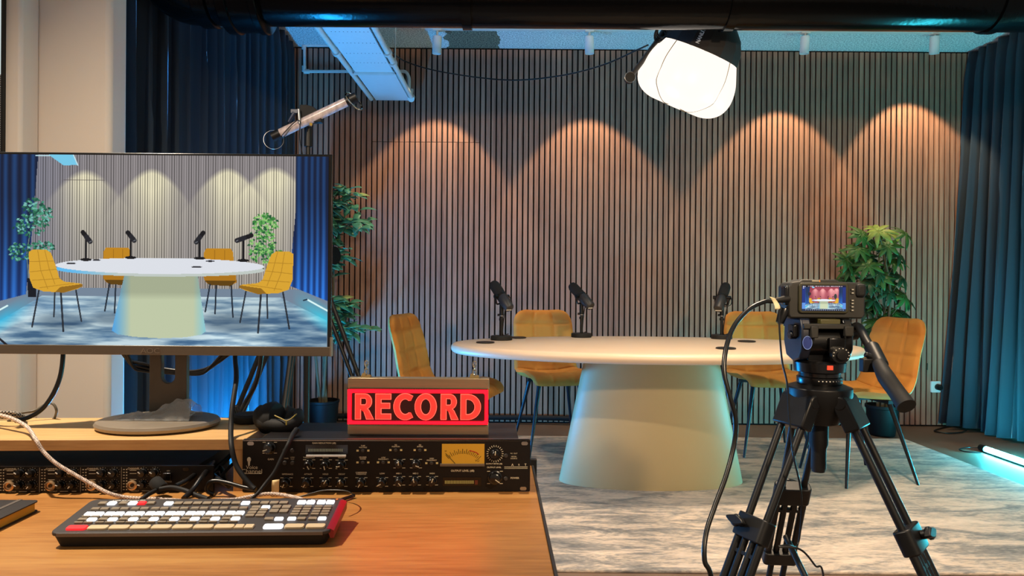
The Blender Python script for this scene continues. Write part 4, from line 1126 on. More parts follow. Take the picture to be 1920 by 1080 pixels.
# ------------------------------------------------------------------ record sign
SGY = 1.19
def sx_(px): return (px-784.5)/1076
def sz_(py): return (818.5-py)/1076
sg2 = thing('record_sign', 'red illuminated RECORD sign with champagne metal rails standing on the rack unit', 'sign', (P(784.5, 800, SGY).x, SGY, .7685), R(1.0))
MB().prism(rrect(sx_(652), sx_(916), sz_(817.5), sz_(797.5), .0012, 2), -.021, .0, wallM(0,0,0)).part('bottom_rail', M_champ, sg2, bevel=.0008)
MB().prism(rrect(sx_(652), sx_(916.5), sz_(732), sz_(712), .0012, 2), -.021, .0, wallM(0,0,0)).part('top_rail', M_champ, sg2, bevel=.002, seg=3)
M_rdk = em('dark_red_acrylic', (60, 0, 6), .5, (14, 0, 2))
M_rbr = em('glowing_red_border', (255, 3, 18), 6.5, (200, 10, 20))
M_rlt = em('glowing_red_letters', (255, 18, 14), 6.5, (220, 30, 20))
M_rol = em('glowing_letter_outline', (255, 64, 50), 4.2, (220, 60, 50))
MB().box(sx_(655), sx_(913.5), -.004, .016, sz_(799), sz_(731)).part('light_box', M_rdk, sg2)
o_ = rrect(sx_(653.5), sx_(915), sz_(797), sz_(732.5), .0005, 6); i_ = rrect(sx_(660), sx_(909), sz_(791.5), sz_(738.5), .0035, 6)
MB().ringprism(o_, i_, .0042, .007, wallM(0,0,0)).part('glowing_border', M_rbr, sg2)
# letters drawn as outlines in a cap-height box 0..1
def arc(cx, cy, rx, ry, a0, a1, n=14):
    return [(cx + rx*math.cos(R(a0+(a1-a0)*k/n)), cy + ry*math.sin(R(a0+(a1-a0)*k/n))) for k in range(n+1)]
def strokes(outer, inner):  # ribbon between two point lists
    n = min(len(outer), len(inner)); return outer[:n], inner[:n]
def ribbon(mb, a, b, z0, z1, M):
    n = len(a); vs = [(x,y,z0) for x,y in a]+[(x,y,z0) for x,y in b]+[(x,y,z1) for x,y in a]+[(x,y,z1) for x,y in b]; fs = []
    for k in range(n-1):
        fs += [(k, n+k, n+k+1, k+1), (2*n+k, 2*n+k+1, 3*n+k+1, 3*n+k), (k, k+1, 2*n+k+1, 2*n+k), (n+k+1, n+k, 3*n+k, 3*n+k+1)]
    fs += [(0, 2*n, 3*n, n), (n-1, 2*n-1, 4*n-1, 3*n-1)]
    mb.mesh(vs, fs, M)
def glyph(ch, mb, x0, w, M, z0, z1, g=0):
    """w: width in metres, cap height H; g grows every stroke (for the outline)"""
    H = .0435; S = .0090 + 2*g
    T = M @ Matrix.Translation((x0, 0, 0))
    if ch in 'RED': mb.box(-g, S-g, -g, H+g, z0, z1, M=T)
    if ch == 'E':
        for y, ww in ((0, w), (H*.43, w*.93), (H-.0088, w)): mb.box(S-g-.001, ww+g, y-g, y+.0088+g, z0, z1, M=T)
    if ch == 'R':
        ro = (H*.60)/2; cy = H - ro
        a = [(S-g-.001, H+g)] + arc(w*.93-ro*.9, cy, ro*.9+g, ro+g, 90, -90) + [(S-g-.001, cy-ro-g)]
        t = .0072
        b = [(S-g-.001, H-t-g)] + arc(w*.93-ro*.9, cy, max(.001, ro*.9-.0085-g), ro-t-g, 90, -90) + [(S-g-.001, cy-ro+t+g)]
        ribbon(mb, a, b, z0, z1, T)
        mb.prism([(S*.9, H*.43), (w*.42-g, H*.45), (w-.0106-g, -g), (w+.001+g, -g), (w*.78+g, H*.34), (w*.62+g, H*.46)], z0, z1, T)
    if ch == 'D':
        ro = H/2
        a = [(S-g-.001, H+g)] + arc(w-ro*1.02, H/2, ro*1.02+g, ro+g, 90, -90, 20) + [(S-g-.001, -g)]
        b = [(S-g-.001, H-.0085-g)] + arc(w-ro*1.02, H/2, ro*1.02-.0098-g, ro-.0085-g, 90, -90, 20) + [(S-g-.001, .0085+g)]
        ribbon(mb, a, b, z0, z1, T)
    if ch == 'O':
        a = arc(w/2, H/2, w/2+g, H/2+.001+g, 0, 360, 36); b = arc(w/2, H/2, w/2-.0097-g, H/2-.0078-g, 0, 360, 36); ribbon(mb, a, b, z0, z1, T)
    if ch == 'C':
        c = H/2; q = w*.60
        a = arc(q, c, q+g, c+.001+g, 58 - g*400, 302 + g*400, 28); b = arc(q, c, q-.0098-g, c-.0082-g, 52 - g*400, 308 + g*400, 28)
        a = [(w+g*.6, H*.93)] + a + [(w+g*.6, H*.07)]; b = [(w-.0035, H*.93-.0080)] + b + [(w-.0035, H*.07+.0080)]
        ribbon(mb, a, b, z0, z1, T)
word = [('R', 667.5, 700), ('E', 705.5, 733.5), ('C', 739, 774.5), ('O', 778.5, 818.5), ('R', 827, 858), ('D', 864, 901)]
for ch, xa, xb in word:
    M = wallM(sx_(xa), 0, sz_(787.8))
    ol = MB(); glyph(ch, ol, 0, (xb-xa)/1076, M, .0042, .0055, .0006)
    lo = ol.part('letter', M_rol, sg2)
    fc = MB(); glyph(ch, fc, 0, (xb-xa)/1076, M, .0042, .0062, -.0003)
    fc.part('letter_face', M_rlt, lo)
M_gold = mat('brass_chain', (215, 195, 140), .2, metal=1)
for px in (684, 888.5):
    e = thing('x', None, None); bpy.data.objects.remove(e)
    b0 = (sx_(px), .012, sz_(711.5))
    hk = MB().box(b0[0]-.008, b0[0]+.008, .006, .018, b0[2]-.0005, b0[2]+.003).cyl((b0[0]-.004, .008, b0[2]+.004), (b0[0]-.004, .015, b0[2]+.004), .0035, n=12).cyl((b0[0]+.005, .004, b0[2]+.002), (b0[0]+.005, .008, b0[2]+.002), .0035, n=12).part('hanging_eye', M_gold, sg2)
    for j, (dz2, rot) in enumerate(((.010, 0), (.0175, 1), (.0235, 0))):
        pts = []
        for k in range(20):
            a = 2*PI*k/20; q = (.0028*math.cos(a), .0052*math.sin(a))
            pts.append(Vector((b0[0] + (q[0] if rot == 0 else 0), .012 + (0 if rot == 0 else q[0]), b0[2] + dz2 + q[1])))
        MB().tube(pts, .0010, 6, closed=True).part('chain_link', M_chrome, sg2)

# ------------------------------------------------------------------ video switcher
q = PZ(357, 1027, DZ_)
sw = thing('video_switcher', 'low black video switcher with rows of lit white buttons at the front of the desk', 'video switcher', (q.x, q.y, DZ_), R(2.4))
SWW, SWD = .366, .102
z0, z1 = .0205, .0335
top_poly = rrect(-SWW/2, SWW/2, 0, SWD, .010, 5)
def zt_(y): return z0 + (z1-z0)*y/SWD
vs = [(x, y, zt_(y)-.0045) for x, y in top_poly] + [(x, y, zt_(y)) for x, y in top_poly]; n = len(top_poly)
fs = [tuple(range(n))[::-1], tuple(range(n, 2*n))] + [(k, (k+1) % n, n+(k+1) % n, n+k) for k in range(n)]
M_swt = mat('switcher_top_charcoal', (52, 47, 46), .5)
MB().mesh(vs, fs).part('top_plate', M_swt, sw, bevel=.001)
bp2 = rrect(-SWW/2+.008, SWW/2-.008, .006, SWD-.003, .008, 5)
bp1 = rrect(-SWW/2+.002, SWW/2-.002, .002, SWD-.001, .009, 5)
vs = [(x, y, .001) for x, y in bp2] + [(x, y, zt_(y)-.0045) for x, y in bp1]
MB().mesh(vs, fs).part('base', M_blackm, sw)
MB().box(-SWW/2+.010, SWW/2-.010, -.0006, .0012, z0-.0048, z0-.0005).part('front_lip', mat('lip_grey', (105, 98, 94), .4), sw)
M_redt = mat('dark_red_trim', (132, 16, 30), .35)
vs = []
for y in (.006, SWD-.008):
    z = zt_(y)
    vs += [(SWW/2-.001, y, z-.012), (SWW/2+.0035, y, z-.012), (SWW/2+.0035, y, z-.002), (SWW/2-.0008, y, z+.0006), (SWW/2-.006, y, z+.0006)]
MB().mesh(vs, [(0,1,2,3,4)[::-1], (5,6,7,8,9), (0,5,6,1)[::-1], (1,6,7,2)[::-1], (2,7,8,3)[::-1], (3,8,9,4)[::-1]]).part('red_side_trim', M_redt, sw)
M_bw = em('lit_white_button', (235, 242, 250), 1.5, (220,220,220)); M_bd = mat('unlit_button_taupe', (142, 128, 108), .5); M_bb = mat('cream_button', (206, 186, 150), .5); M_br = em('lit_red_button', (255, 40, 48), .9, (200,40,40)); M_bf = mat('button_shoulder', (165, 158, 145), .4)
_bcache = {}
nb = [0]; dim_rest = MB()
SL = math.atan2(z1-z0, SWD)
def button(u, v, w_, h, m):
    """u,v in mm measured on the real layout; v squeezed onto the sloped plate"""
    y = v*.69/1000; hh = h*.75/1000; x = u/1000 - .186; ww = w_/1000
    M = Matrix.Translation((x*.975, y, zt_(y))) @ Matrix.Rotation(SL, 4, 'X')
    if m is None:
        dim_rest.prism(rrect(-ww/2, ww/2, -hh/2, hh/2, .0012, 2), 0, .0022, M); return
    key = (w_, h, m.name)
    if key not in _bcache:
        mb = MB(); r_ = min(.0035, hh*.3) if w_ > 15 else .0011
        o = rrect(-ww/2, ww/2, -hh/2, hh/2, r_, 3); i = rrect(-ww/2+.0006, ww/2-.0006, -hh/2+.0006, hh/2-.0006, r_*.8, 3); k = len(o)
        mb.mesh([(a, b, 0) for a, b in o]+[(a, b, .0018) for a, b in o]+[(a, b, .0026) for a, b in i], [(j, (j+1) % k, k+(j+1) % k, k+j) for j in range(k)]+[(k+j, k+(j+1) % k, 2*k+(j+1) % k, 2*k+j) for j in range(k)]+[tuple(range(2*k, 3*k))])
        _bcache[key] = mb.me('button', m)
    ob = bpy.data.objects.new('button', _bcache[key]); COL.objects.link(ob); ob.parent = sw
    ob.matrix_local = M; nb[0] += 1
    if m is not M_bd: ob['label'] = {M_bw.name: 'button lit white', M_br.name: 'button lit red', M_bb.name: 'cream button'}[m.name]
for k in range(8): button(28.5+28.3*k, 18, 26, 15, M_br if k == 0 else M_bb)
button(247, 18, 12, 14, M_bb); button(260.5, 18, 12, 14, M_bb)
button(293, 18, 26, 15, M_bw); button(322, 18, 26, 15, M_bb); button(351, 18, 26, 15, M_bb)
for k in range(8):
    for j in range(2):
        u = 22 + 28.3*k + 13*j
        button(u, 52, 11.5, 9, M_bw if j else M_bd)
        button(u, 76, 11.5, 12, M_bw)
        button(u, 98, 11.5, 8, M_bd)
        button(u, 39, 11.5, 4, None if k or j else None)
        button(u, 64, 11.5, 4, None)
for k in range(6): button(22 + 13.4*k + (3 if k > 1 else 0), 124, 11, 11, M_bw if k in (1, 3) else (M_br if k == 4 else M_bd))
for k in range(13): button(118 + 14.0*k, 122, 11.5, 11, M_bw if k in (0, 8) else None)
for k, u in enumerate((312, 325.5, 341, 354.5)):
    button(u, 124, 11.5, 12, M_bw)
    for r_, v in enumerate((102, 91, 80, 69)): button(u, v, 11, 7, M_bd if r_ < 1 else None)
    button(u, 50, 11, 9, M_bw if k in (0, 3) else None)
for k, u in enumerate((250, 264)):
    for v in (102, 90, 77, 65): button(u, v, 11.5, 9, M_bw if (k == 1 and v == 102) else None)
for k, u in enumerate((280, 294)):
    for v in (102, 84): button(u, v, 11.5, 13, None)
    button(u, 50, 11.5, 9, M_bw if k else None)
tag(dim_rest.part('button_block', M_bd, sw), kind='stuff')
lt_ = MB()
Msw = lambda u, v: Matrix.Translation(((u/1000-.186)*.975, v*.69/1000, zt_(v*.69/1000)+.0004)) @ Matrix.Rotation(SL, 4, 'X')
lt_.text('ATEM SDI Extreme ISO', .0048, M=Msw(54, 139), bold=.01); lt_.part('model_lettering', M_printw, sw)
MB().text('Blackmagicdesign', .0042, M=Msw(338, 139)).part('maker_lettering', M_printw, sw)
MB().box(-.0015, .0015, -.002, .002, 0, .0004, M=Msw(362, 139)).part('maker_mark', mat('orange_mark2', (225, 130, 60), .5), sw)
print('switcher buttons', nb[0])

# ------------------------------------------------------------------ notebook
A_ = PZ(75, 938, .6965); nbx = A_.x
nk = thing('notebook', 'black hardcover notebook with yellow page edges and elastic band, at the left of the desk', 'notebook', (nbx-.105, A_.y-.07, DZ_), R(1))
M_cov = mat('black_leatherette', (38, 34, 34), .55, bump=.15, scale=120)
def rr2(x0, x1, y0, y1, r, z0, z1, mb): return mb.prism(rrect(x0, x1, y0, y1, r, 5), z0, z1)
mb = MB(); rr2(-.105, .105, -.13, .07, .008, .0, .0018, mb); rr2(-.105, .105, -.13, .07, .008, .0147, .0165, mb); mb.box(-.106, -.103, -.128, .068, 0, .0165)
mb.part('cover', M_cov, nk)
rr2(-.103, .102, -.127, .067, .006, .0018, .0147, MB()) and None
mb = MB(); rr2(-.103, .102, -.127, .067, .006, .0018, .0147, mb); mb.part('pages', mat('yellow_page_edge', (205, 158, 48), .7, var=.06, scale=200, stretch=(.05,.05,4)), nk)
MB().box(.072, .078, -.1305, .0705, .0165, .0171).part('elastic_band', mat('elastic_grey', (88, 80, 74), .8), nk)

# ------------------------------------------------------------------ monitor
MY = 1.215
mx0, mx1 = P(-9, 480, MY).x, P(621.5, 480, MY).x
mz0, mz1 = P(306, 665.5, MY).z, P(306, 287, MY).z
zc0 = P(306, 648, MY).z                 # top of the chin
scx1 = P(615, 480, MY).x; scx0 = mx0 + (mx1-scx1); scz1 = P(306, 291.5, MY).z
mo = thing('monitor', 'wide monitor showing a live picture of the studio set', 'monitor', ((mx0+mx1)/2, MY+.03, RZ), 0)
MB().box(mx0, mx1, MY, MY+.008, zc0-.001, mz1).part('bezel', M_blackg, mo, world=True, bevel=.0012)
MB().box(mx0, mx1, MY-.003, MY+.010, mz0, zc0).part('chin', M_chin, mo, world=True, bevel=.0008)
MB().box(mx1-.0010, mx1+.0012, MY-.0032, MY+.010, mz0-.0005, mz0+.034).part('corner_edge', M_silver, mo, world=True)
MB().box(mx0+.003, mx1-.003, MY+.008, MY+.016, mz0+.003, mz1-.003).box(mx0+.12, mx1-.12, MY+.016, MY+.035, mz0+.05, mz1-.06).part('rear_shell', M_darkgrey, mo, world=True, bevel=.003)
c = P(282, 658, MY-.003)
MB().text('AOC', .0125, M=wallM(c.x, MY-.0033, c.z), depth=.0002, sx=1.25).part('badge', mat('badge_pale', (142, 132, 118), .35, metal=.7), mo, world=True)
# neck with cable hole
nx = lambda px: (px-960)/1003.0
NY = 1.272
a = [(nx(283), RZ+.012), (nx(353), RZ+.012), (nx(353), mz0+.09), (nx(331), mz0+.09)] + [(nx(318)+.0125*math.cos(R(-t)), P(318, 706, NY).z - .0125*math.sin(R(t))) for t in range(0, 181, 15)] + [(nx(305), mz0+.09), (nx(283), mz0+.09)]
MB().prism(a, -.012, .0, wallM(0, NY, 0)).part('neck', M_neck, mo, world=True, bevel=.0015)
MB().lathe([(.0, 0), (.098, 0), (.106, .003), (.108, .008), (.105, .0125), (.100, .014), (0, .014)], 72, M=Matrix.Translation((P(297, 800, 1.247).x, 1.247, RZ+.0005)), sy=.79).part('base', mat('base_plate_grey', (146, 134, 118), .38, metal=.4, var=.03), mo, world=True, angle=25)

# ------------------------------------------------------------------ pictures on the screens
def srgb(c): return np.array(c, float)
class Paint:
    def __init__(s, W, H, x0, x1, y0, y1):
        s.X, s.Y = np.meshgrid(np.linspace(x0, x1, W), np.linspace(y0, y1, H)); s.W, s.H = W, H
        s.A = np.zeros((H, W, 3)); s.r = np.random.RandomState(3)
    def mix(s, m, col):
        col = np.asarray(col, float); m = np.clip(m, 0, 1)[..., None]; s.A = s.A*(1-m) + col*m
    def poly(s, pts, col, soft=0, shade=None):
        X, Y = s.X, s.Y; ins = np.zeros(X.shape, bool); n = len(pts)
        for i in range(n):
            x1, y1 = pts[i]; x2, y2 = pts[(i+1) % n]
            if y1 == y2: continue
            c = ((Y < max(y1, y2)) & (Y >= min(y1, y2))) & (X < (x2-x1)*(Y-y1)/(y2-y1)+x1); ins ^= c
        s.mix(ins*1., col if shade is None else shade); return ins
    def ell(s, cx, cy, a, b, col, y0=-1e9, y1=1e9):
        m = ((s.X-cx)/a)**2 + ((s.Y-cy)/b)**2 <= 1; m &= (s.Y > y0) & (s.Y < y1); s.mix(m*1., col); return m
    def line(s, pts, w, col):
        for (xa, ya), (xb, yb) in zip(pts, pts[1:]):
            dx, dy = xb-xa, yb-ya; t = np.clip(((s.X-xa)*dx+(s.Y-ya)*dy)/(dx*dx+dy*dy), 0, 1)
            d = np.hypot(s.X-xa-t*dx, s.Y-ya-t*dy); s.mix(np.clip((w/2+.8-d)/1.6, 0, 1), col)
    def noise(s, n, sx, sy, seed=0):
        r = np.random.RandomState(seed); out = np.zeros((s.H, s.W))
        for o in range(n):
            gx, gy = max(2, int(sx*2**o)), max(2, int(sy*2**o)); g = r.rand(gy+1, gx+1)
            u = np.linspace(0, gx-1e-6, s.W); v = np.linspace(0, gy-1e-6, s.H); i, j = u.astype(int), v.astype(int); fu, fv = u-i, (v-j)[:, None]
            fu = fu*fu*(3-2*fu)
            g00 = g[j][:, i]; g10 = g[j][:, i+1]; g01 = g[j+1][:, i]; g11 = g[j+1][:, i+1]
            out += ((g00*(1-fu)+g10*fu)*(1-fv) + (g01*(1-fu)+g11*fu)*fv)/2**o
        return out/out.max()
def studio(p, wall, lit, cool, fine=True):
    """the set as the camera sees it; coordinates 0..1748 x 25..1045"""
    X, Y = p.X, p.Y
    base = np.zeros(X.shape+(3,)) + srgb(wall)
    L_ = np.zeros(X.shape)
    for cx, ay, w_, g in ((460, 100, 1.0, .85), (812, 92, 1.1, 1.0), (1215, 85, 1.1, 1.0), (1462, 78, 1.0, .95)):
        edge = ay + .0062*w_*(X-cx)**2/ (1+abs(X-cx)/330.)
        m = np.clip((Y-edge)/34, 0, 1); fall = np.exp(-((X-cx)/130.)**2)*np.exp(-np.clip(Y-ay-90, 0, 9e9)/340.) + .35*np.exp(-((X-cx)/210.)**2)*np.exp(-np.clip(Y-ay, 0, 9e9)/420.)
        L_ += g*m*fall
    L_ = np.clip(L_, 0, 1.15)[..., None]
    cl = np.clip((520-X)/420, 0, 1)[..., None]*.4
    base = base*(1-cl) + srgb(cool)*cl
    p.A = base*(1-.85*L_) + srgb(lit)*(.85*L_)
    if fine: st_ = (np.mod(X, 12.9) < 4.2)*1.; p.A *= (1-.40*st_)[..., None]
    m = (Y > 738)
    f = np.zeros(X.shape+(3,)) + srgb((118, 136, 146)); f[..., 2] += 10
    p.mix(m*1., f)
    nz = p.noise(5, 9, 46, 5)[..., None]; nz2 = p.noise(4, 3, 5, 9)[..., None]
    nz = np.clip((nz-.5)*2.2+.5, 0, 1); rug = srgb((66, 104, 140))*(1-nz) + srgb((196, 218, 226))*nz; rug = rug*(.72+.42*nz2)
    p.poly([(230, 783), (1500, 783), (1748, 905), (1748, 1050), (0, 1050), (0, 925)], None, shade=rug)
    for cx, cy, a, b in ((340, 920, 170, 55), (1230, 920, 190, 60), (600, 900, 120, 40)):
        d = np.clip(1.2-(((X-cx)/a)**2+((Y-cy)/b)**2), 0, 1)*.45; p.mix(d, (38, 62, 88))
    d = np.clip(1-np.abs((Y-(800+ (X-1640)*.62))-35)/85, 0, 1)*np.clip((X-1560)/150, 0, 1); p.mix(d*.85*(Y > 745), (60, 205, 235))
    d = np.clip(1-np.abs((Y-(905-X*.55))-20)/75, 0, 1)*np.clip((190-X)/150, 0, 1); p.mix(d*.85*(Y > 760), (50, 190, 235))
    # curtains
    def cur(mask, seed, br):
        ph = X*.16 + 2.2*np.sin(X*.021+seed) + .15*np.sin(Y*.01)
        fo = .55+.45*np.sin(ph); c = srgb((8, 26, 62))*(1-fo[..., None]) + srgb((34, 84, 150))*fo[..., None]
        c = c*(.75 + br*np.clip((Y-250)/600, 0, 1))[..., None] + srgb((0, 22, 48))*(br*np.clip((Y-450)/400, 0, 1))[..., None]; p.mix(mask*1., c)
    cur((X < 208 - (Y-25)*.075 - np.clip(Y-500, 0, 300)*.02) & (Y < 815 - X*.27), 1, .55)
    cur((X > 1578 - np.clip(Y-300, 0, 900)*.085) & (Y < 700 + (X-1500)*.40), 2.5, .75)
    # ceiling panel
    p.poly([(253, 18), (392, 18), (415, 78), (343, 82)], (120, 205, 238)); p.line([(195, 30), (268, 30)], 6, (190, 225, 235)); p.line([(392, 18), (418, 80)], 6, (200, 232, 240))
    p.line([(345, 160), (562, 160)], 2, (90, 80, 80))
    # plants
    r = np.random.RandomState(4)
    def plant(blobs, cols, n):
        for _ in range(n):
            b = blobs[r.randint(len(blobs))]; a = r.rand()*6.28; q = r.rand()**.5
            cx, cy = b[0]+b[2]*q*math.cos(a), b[1]+b[3]*q*math.sin(a); th = r.rand()*3.14; L1 = 9+r.rand()*11
            x1, y1 = cx+L1*math.cos(th), cy+L1*math.sin(th)*.8; m_ = cols[r.randint(len(cols))]
            sub = (abs(X[0]-cx) < 30); p_ = p
            i0, i1 = np.argmax(sub), len(sub)-np.argmax(sub[::-1]); sy = abs(Y[:, 0]-cy) < 30; j0, j1 = np.argmax(sy), len(sy)-np.argmax(sy[::-1])
            xx, yy = X[j0:j1, i0:i1], Y[j0:j1, i0:i1]; dx, dy = x1-cx, y1-cy; t = np.clip(((xx-cx)*dx+(yy-cy)*dy)/(dx*dx+dy*dy), 0, 1)
            d = np.hypot(xx-cx-t*dx, yy-cy-t*dy); m = np.clip((5.5*np.sin(np.clip(t, .12, .9)*3.1)+1-d), 0, 1)[..., None]
            p.A[j0:j1, i0:i1] = p.A[j0:j1, i0:i1]*(1-m) + srgb(m_)*m
    p.line([(165, 450), (150, 560), (160, 700)], 5, (110, 130, 120)); p.poly([(152, 690), (205, 690), (200, 790), (158, 790)], (14, 22, 34))
    p.line([(1410, 560), (1405, 640)], 6, (90, 110, 80))
    if fine:
        plant([(185, 300, 55, 45), (165, 400, 85, 60), (225, 350, 55, 60)], [(40, 110, 84), (70, 150, 120), (24, 78, 66), (120, 190, 180)], 240)
        plant([(110, 545, 62, 50), (235, 520, 60, 35)], [(40, 110, 84), (70, 150, 120), (24, 78, 66), (120, 190, 180)], 130)
        plant([(1415, 380, 60, 55), (1400, 470, 65, 75), (1420, 545, 85, 50)], [(56, 130, 60), (100, 175, 90), (30, 90, 56), (150, 205, 120)], 320)
    else:
        p.ell(180, 340, 80, 80, (40, 40, 50)); p.ell(1415, 450, 70, 120, (50, 60, 60))
    # chairs behind
    g1 = (196, 136, 30); g2 = (222, 168, 50); dk_ = (96, 66, 14)
    for x in (558, 1092):
        w_ = 145 if x < 800 else 155
        p.poly([(x+12, 520), (x+w_-14, 520), (x+w_, 545), (x+w_+2, 640), (x-4, 640), (x-2, 545)], g1); p.poly([(x-2, 655), (x+w_+14, 655), (x+w_+18, 705), (x+w_-20, 722), (x+20, 712), (x, 690)], (176, 118, 26)); p.poly([(x+5, 695), (x+w_+16, 695), (x+w_-10, 724), (x+30, 718)], dk_)
        p.line([(x+w_*.36, 530), (x+w_*.36, 640)], 3, (150, 100, 20)); p.line([(x+w_*.7, 530), (x+w_*.7, 640)], 3, (150, 100, 20))
        p.line([(x+32, 716), (x+8, 862)], 8, (28, 40, 54)); p.line([(x+65, 722), (x+60, 872)], 8, (28, 40, 54)); p.line([(x+w_-10, 722), (x+w_, 890)], 8, (28, 40, 54)) if x > 800 else None
    # table
    sh = np.zeros(X.shape+(3,)) + srgb((196, 206, 172))
    t = np.clip((X-605)/500, 0, 1); e = np.clip(1-t*5.0, 0, 1)[..., None]; e2 = np.clip((t-.86)*7, 0, 1)[..., None]
    sh = sh*(1-e*.9) + srgb((64, 160, 240))*e*.9; sh = sh*(1-e2*.8) + srgb((120, 205, 235))*e2*.8
    sh *= (.86 + .14*np.clip((Y-760)/40, 0, 1))[..., None]
    p.poly([(675, 640), (1055, 640), (1103, 968), (1080, 985), (1000, 1000), (857, 1007), (720, 1000), (635, 987), (604, 968)], None, shade=sh)
    m = (((X-857)/557)**2 + ((Y-637)/38)**2 <= 1) & (Y > 600)
    ed = np.zeros(X.shape+(3,)) + srgb((196, 206, 200)); e = np.clip((640-X)/260, 0, 1)[..., None]; ed = ed*(1-e) + srgb((96, 190, 245))*e; p.mix(m*1., ed)
    tt = np.zeros(X.shape+(3,)) + srgb((226, 230, 238)); p.mix((((X-857)/555)**2 + ((Y-618)/43)**2 <= 1)*1., tt)
    for cx, cy, a in ((385, 608, 26), (520, 589, 22), (1125, 590, 24), (1053, 622, 29)): p.ell(cx, cy, a, 4.5, (46, 48, 56))
    # side chairs
    for s_, ox in ((1, 0), (-1, 1727)):
        f = lambda pts: [(ox + s_*x if s_ < 0 else x, y) for x, y in pts]
        p.line(f([(215, 755), (180, 950)]), 9, (36, 44, 54)); p.line(f([(332, 765), (346, 973)]), 10, (36, 44, 54)); p.line(f([(412, 752), (442, 918)]), 8, (36, 44, 54)); p.line(f([(300, 762), (296, 895)]), 8, (36, 44, 54))
        p.poly(f([(160, 548), (180, 536), (255, 536), (278, 552), (300, 610), (325, 690), (350, 706), (440, 716), (448, 730), (420, 745), (350, 765), (240, 760), (185, 740), (165, 690)]), g2)
        p.poly(f([(330, 735), (446, 718), (448, 732), (350, 765), (300, 764)]), (150, 106, 28)); 
        for l in ([(165, 600), (292, 596)], [(168, 655), (310, 640)], [(208, 540), (225, 650), (262, 745)], [(245, 540), (270, 640), (300, 720)], [(180, 700), (330, 690)], [(220, 740), (400, 715)]): p.line(f(l), 3, (176, 128, 34))
    # microphones
    for bx, by, hx, hy, tx_, ty_ in ((464, 587, 447, 440, 486, 490), (702, 574, 686, 440, 720, 482), (1068, 575, 1086, 438, 1050, 488), (1300, 585, 1342, 450, 1266, 478)):
        k_ = (20, 22, 28); p.ell(bx, by, 31, 8, k_); p.line([(bx, by), (bx, 480)], 11, k_); p.line([(hx, hy), ((hx+tx_)/2, (hy+ty_)/2)], 24, k_); p.line([((hx+tx_)/2, (hy+ty_)/2), (tx_, ty_)], 26, (34, 36, 44)); p.line([(tx_-4, ty_+3), (tx_+6, ty_-2)], 4, (120, 124, 130))
    # light tubes
    p.line([(1642, 793), (1760, 858)], 9, (225, 255, 255)); p.line([(-5, 868), (48, 838)], 9, (225, 255, 255)); p.line([(1622, 797), (1640, 792)], 7, (20, 40, 60))
def screen_mesh(p, name, parent, xa, xb, za, zb2, y, strength):
    H, W = p.H, p.W
    A = np.clip(p.A, 0, 255)/255.; A = np.where(A <= .04045, A/12.92, ((A+.055)/1.055)**2.4)
    # cells, so that stripes stay crisp: per-face colours through corner attribute
    xs = np.linspace(xa, xb, W+1); zs = np.linspace(zb2, za, H+1)
    gx, gz = np.meshgrid(xs, zs); co = np.stack([gx, np.full_like(gx, y), gz], -1).reshape(-1, 3)
    i, j = np.meshgrid(np.arange(W), np.arange(H)); a = (j*(W+1)+i).ravel()
    f = np.stack([a, a+W+1, a+W+2, a+1], -1)
    me = bpy.data.meshes.new(name)
    me.vertices.add(len(co)); me.vertices.foreach_set('co', co.ravel()); me.loops.add(f.size); me.loops.foreach_set('vertex_index', f.ravel().astype(np.int32))
    me.polygons.add(len(f)); me.polygons.foreach_set('loop_start', np.arange(0, f.size, 4, dtype=np.int32)); me.polygons.foreach_set('loop_total', np.full(len(f), 4, dtype=np.int32)); me.update(calc_edges=True)
    at_ = me.color_attributes.new('picture', 'FLOAT_COLOR', 'CORNER'); c4 = np.ones((len(f), 4, 4)); c4[..., :3] = A.reshape(-1, 1, 3); at_.data.foreach_set('color', c4.ravel())
    m, nt, b = newmat(name+'_picture'); L = nt.links.new
    va = N(nt, 'ShaderNodeVertexColor'); va.layer_name = 'picture'
    L(va.outputs['Color'], b.inputs['Emission Color']); b.inputs['Emission Strength'].default_value = strength; b.inputs['Base Color'].default_value = (.004,.004,.004,1); b.inputs['Roughness'].default_value = .35; b.inputs['Specular IOR Level'].default_value = .2
    me.materials.append(m)
    o = bpy.data.objects.new(name, me); COL.objects.link(o); o.parent = parent; o.matrix_local = Matrix.LocRotScale(parent.location, parent.rotation_euler, None).inverted()
    return o
p = Paint(640, 372, 0, 1748, 25, 1045)
studio(p, (150, 144, 146), (244, 236, 202), (100, 112, 150)); p.A *= .97
p.line([(0, 1010), (45, 1048)], 12, (24, 26, 36))
screen_mesh(p, 'screen', mo, scx0, scx1, zc0, scz1, MY-.0008, 1.0)
p = Paint(200, 110, 0, 1748, 25, 1045)
studio(p, (150, 60, 76), (236, 160, 160), (120, 40, 60), fine=False)
X_, Y_ = p.X, p.Y
